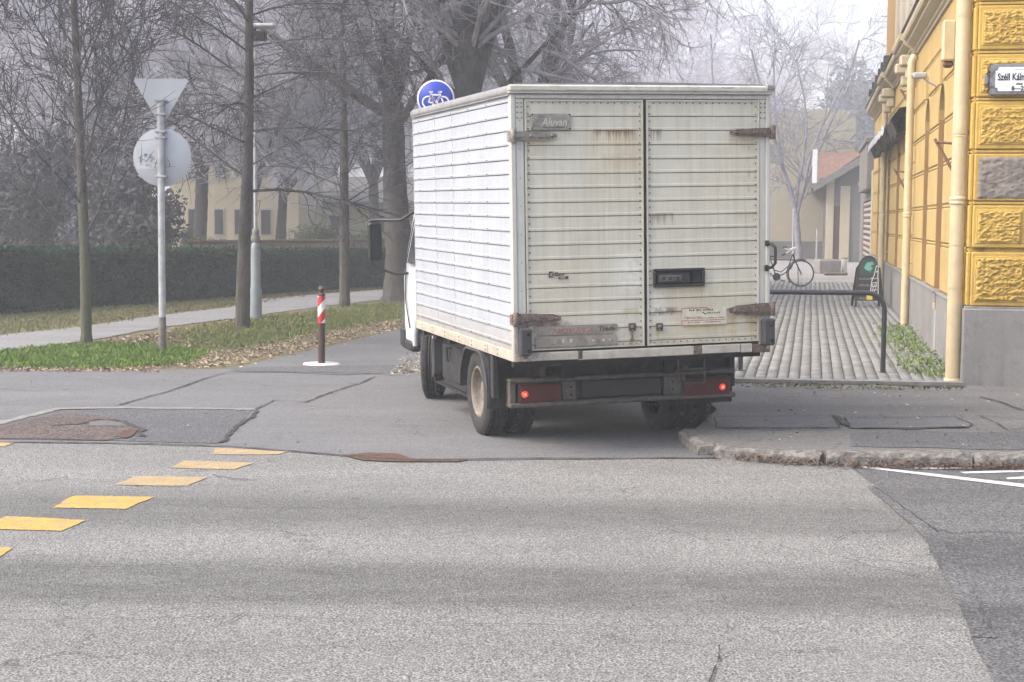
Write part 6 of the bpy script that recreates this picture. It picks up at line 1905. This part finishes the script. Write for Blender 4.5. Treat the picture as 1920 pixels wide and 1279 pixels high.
# grey shed with the slatted shutter, along the same line as the yellow facade
M['shed'] = stucco('shed_render', (.20, .19, .185), (.16, .155, .15), bump=.3, stain=(.11, .105, .10), stam=.5)
M['slat'] = simple('shutter_slat', (.35, .33, .31), .7, var=.15, scale=6)
M['slatdark'] = simple('shutter_gap', (.09, .045, .04), .8, var=.3, scale=6)
pS = W2(26.9, .12)
sh = empty('grey_shed', (*pS, SWZ), -FA, 'low grey shed with brown slatted shutter past the yellow building', 'shed')
mb = MB(); mb.box(.0, 5, 0, .5, -.1, 3.2); mb.box(0.0, 5, .5, 13.8, 2.35, 2.95); mb.box(0.0, 5, 10.6, 13.8, -.1, 2.35); mb.box(.35, 5, .5, 10.6, -.1, 2.35); mb.build('wall', M['shed'], sh)
mb = MB(); z = .05; k = 0
while z < 2.3:
    mb.bbox(.02, .07, .52, 10.5, z, z + .085, .01, k % 2); z += .09; k += 1
mb.build('shutter', [M['slat'], M['slatdark']], sh)
mb = MB(); mb.bbox(-.10, 5.1, -.1, 14, 2.95, 3.10, .02); mb.bbox(-.22, .1, 1.5, 8.5, 2.60, 3.95, .02); mb.bbox(-.28, .16, 1.4, 8.6, 3.9, 4.05, .02); mb.build('coping', M['shed'], sh)
mb = MB(); mb.bbox(-.12, .0, .0, .45, -.1, 3.1, .02); mb.build('white_post', M['cream'], sh)
# small house with the orange tiled roof
a = AT(1549, 410, 64)
hs_ = empty('small_house', (a[0], 64, SWZ), -FA * .9, 'small grey house with orange tiled roof and white bargeboard beyond the shed', 'house')
Wh, Dh = 5.0, 7.0
he = zpx(335, 64, 1550) - SWZ; hr_ = zpx(288, 66, 1560) - SWZ
mb = MB(); mb.box(0, Wh, 0, Dh, -.1, he + .15); mb.prism([(0, he), (Wh, he), (Wh, hr_ - .2), (1.6, hr_ - .2)], 'y', .01, Dh - .01); fix_normals(mb.build('wall', M['shed'], hs_))
mb = MB(); q = [(-.55, he - .35), (1.5, hr_), (Wh + .2, hr_ + .1), (Wh + .2, hr_ - .03), (1.5, hr_ - .13), (-.55, he - .48)]; mb.prism(q, 'y', -.6, Dh); fix_normals(mb.build('roof', M['roofdark'], hs_))
mb = MB(); mb.add([(-.34, .25, he + .0), (Wh, .25, hr_ - .1), (Wh, 1.6, hr_ + .12), (-.34, 1.6, hr_ + .05)], [(0, 1, 2, 3)]); mb.add([(-.34, .25, he - .08), (Wh, .25, hr_ - .18), (Wh, 1.6, hr_ + .04), (-.34, 1.6, hr_ - .03)], [(0, 3, 2, 1)]); mb.build('tiled_slope', M['rooftile'], hs_)
mb = MB(); mb.prism([(-.56, he - .55), (-.56, he - .25), (1.5, hr_ - .12), (1.5, hr_ - .42)], 'y', -.64, -.60); fix_normals(mb.build('bargeboard', M['shed'], hs_)); MB().bbox(-.62, -.42, -.66, -.5, he - .2, hr_ + .05, .01).build('white_board', M['white'], hs_)
mb = MB(); mb.bbox(-.02, .30, -.12, .0, 0, he, .02); mb.bbox(.55, .95, -.12, .0, 0, he - .3, .02); mb.build('pilaster', M['cream'], hs_)
mb = MB(); mb.bbox(.32, .54, -.04, .0, 0, 2.3, .01); mb.build('door', M['slatdark'], hs_)
# concrete block, litter post and loose kerb stone
a = G(1551, 513, SWZ)
cb_ = MB(); cb_.bbox(-.36, .36, -.3, .3, 0, .44, .03)
e = empty('concrete_block', (a[0], a[1], SWZ), .1, 'square grey concrete block standing left of the litter post', 'block'); cb_.build('slab', M['plinth'], e)
MB().bbox(-.30, .30, -.25, .25, .44, .46, .01).build('top_slab', M['concrete'], e)
a = G(1583, 513, SWZ)
e = empty('litter_post', (a[0], a[1], SWZ), 0, 'short white litter post with dark cap before the slatted shed', 'bin')
mb = MB(); mb.lathe([(.09, .0), (.09, .46), (.10, .47), (.10, .50), (0, .52)], (0, 0, 0), 'z', 14); mb.build('body', M['white'], e); MB().lathe([(.105, .47), (.105, .50), (0, .51)], (0, 0, .012), 'z', 14).build('lid', M['rustmetal'], e)
a = G(1567, 517, SWZ)
e = empty('loose_stone', (a[0], a[1], SWZ), .25, 'dark loose kerb stone lying before the concrete block', 'stone'); MB().bbox(-.38, .38, -.08, .08, 0, .10, .03).build('stone', M['rustmetal'], e)

# misty evergreen and rimed tree above the houses
M['mistgreen'] = leafmat('misty_evergreen', (.13, .14, .16), (.18, .19, .21), (.30, .31, .33))  # leaves lightened to blue-grey, fog haze put into their colour
def tall_evergreen(px, Y, H, r, label, seed, n=26000):
    x, y, _ = AT(px, 410, Y); e = empty('evergreen_tree', (x, y, 0), 0, label, 'tree', 'misty evergreens above the far houses')
    rng = np.random.default_rng(seed); t = rng.uniform(0, 1, n) ** .8
    z = 1.2 + (H - 1.2) * t; rad = r * (1 - t) ** .85 * (.8 + .3 * np.abs(np.sin(z * 1.1 + seed))) * np.sqrt(rng.uniform(.15, 1, n)); an = rng.uniform(0, 6.283, n)
    rad *= 1 + .30 * np.sin(an * 5 + z * 1.3) * np.sin(an * 2 + z * .7)
    P = np.c_[np.cos(an) * rad, np.sin(an) * rad, z]
    V, Fq = leaf_cloud(n, blob_pts((0, 0, H * .52), (r, r * .8, H * .5), 55, seed), .12 * H / 9, rng); np_mesh('crown', V, Fq, M['mistgreen'], e)
    MB().tube([(0, 0, -.1), (0, 0, H * .8)], [.25, .05], 8).build('trunk', M['bark3'], e)
tall_evergreen(1612, 135, 16.5, 5.2, 'tallest misty evergreen rising above the orange roof', 3)
tall_evergreen(1530, 95, 5.0, 1.6, 'low misty evergreen left of the small house', 4, 12000)
tall_evergreen(1665, 200, 21, 6, 'misty evergreen half hidden by the yellow building', 5)
tr, cr = big_tree(71, 10, .16, (2.2, 5), (0, 0), .42, .02, 8, 6, .012, 2)
x, y, _ = AT(1500, 410, 66)
place_tree('rimed_tree', (x, y, 0), 'white rimed bare tree above the bicycle at the end of the walk', None, tr, cr, M['twigfrost'], M['twigfrost'], 2)
x, y, _ = AT(1370, 410, 74)
tr, cr = big_tree(72, 11, .18, (2.4, 5), (0, 0), .55, -.03, 8, 7, .012, 2)
place_tree('rimed_tree', (x, y, 0), 'pale rimed tree showing over the right half of the truck roof', None, tr, cr, M['twigfrost'], M['twigpale'], 4)

# buildings beyond the park and a towered one fading in the fog
block('cream_house', 318, 560, 62, 8, 5.4, 0, 'cream house with tall windows beyond the hedge, left of the lamp', [M['farcream'], M['farcream']],
      [(.7, 1.25, 1.0, 2.1), (1.75, 2.2, 1.0, 2.1), (2.15 + .4, 2.95, 1.0, 2.1), (3.6, 4.1, 1.0, 2.1), (.7, 1.2, 3.2, 4.4), (1.8, 2.3, 3.2, 4.4), (3.0, 3.5, 3.2, 4.4)], (.3, 2.2), ph=.5)
M['paleyellow'] = stucco('pale_yellow', (.55, .54, .36), (.5, .5, .33), bump=.1, stain=(.4, .4, .3), stam=.3)
block('pale_house', 590, 770, 70, 7, 2.35, 0, 'low pale yellow house beyond the mounded shrub', [M['paleyellow'], M['paleyellow']], [(.6, 1.2, 1.1, 1.9), (2.6, 3.2, 1.1, 1.9)], (.3, 1.2), ph=.4)
block('pale_garage', 500, 575, 66, 6, 2.0, 0, 'pale yellow outbuilding between the dark trunks', [M['paleyellow'], M['paleyellow']], (), (.2, .8), ph=.4)
tb = block('towered_building', 1500, 1760, 300, 20, 29, 0, 'huge pale towered building almost lost in the fog', [M['farcream'], M['farplinth']], [(3 + 5 * i, 5 + 5 * i, 18, 23) for i in range(4)], None)
mb = MB(); mb.box(2.4, 6.4, 2, 8, 29, 52); mb.box(9.2, 11.0, 2, 5, 29, 43); mb.prism([(6.0, 29), (9, 38), (16, 41), (26, 29)], 'y', 1, 16); fix_normals(mb.build('tower', M['farplinth'], tb)); tb.location = tuple(c * 1.6 for c in tb.location); tb.scale = (1.6, 1.6, 1.6)

# ------------------------------------------------------------------ fog
HZ = MB().box(-220, 220, -12, 620, -1.0, 60)
hz = HZ.build('haze', [])
hm = bpy.data.materials.new('haze'); hm.use_nodes = True; hm.node_tree.nodes.clear()
ho = hm.node_tree.nodes.new('ShaderNodeOutputMaterial'); pvn = hm.node_tree.nodes.new('ShaderNodeVolumePrincipled')
pvn.inputs['Color'].default_value = (.905, .94, 1.0, 1); pvn.inputs['Density'].default_value = .0029; pvn.inputs['Anisotropy'].default_value = .2
hm.node_tree.links.new(pvn.outputs[0], ho.inputs['Volume']); hz.data.materials.clear(); hz.data.materials.append(hm)
tag(hz, kind='stuff')
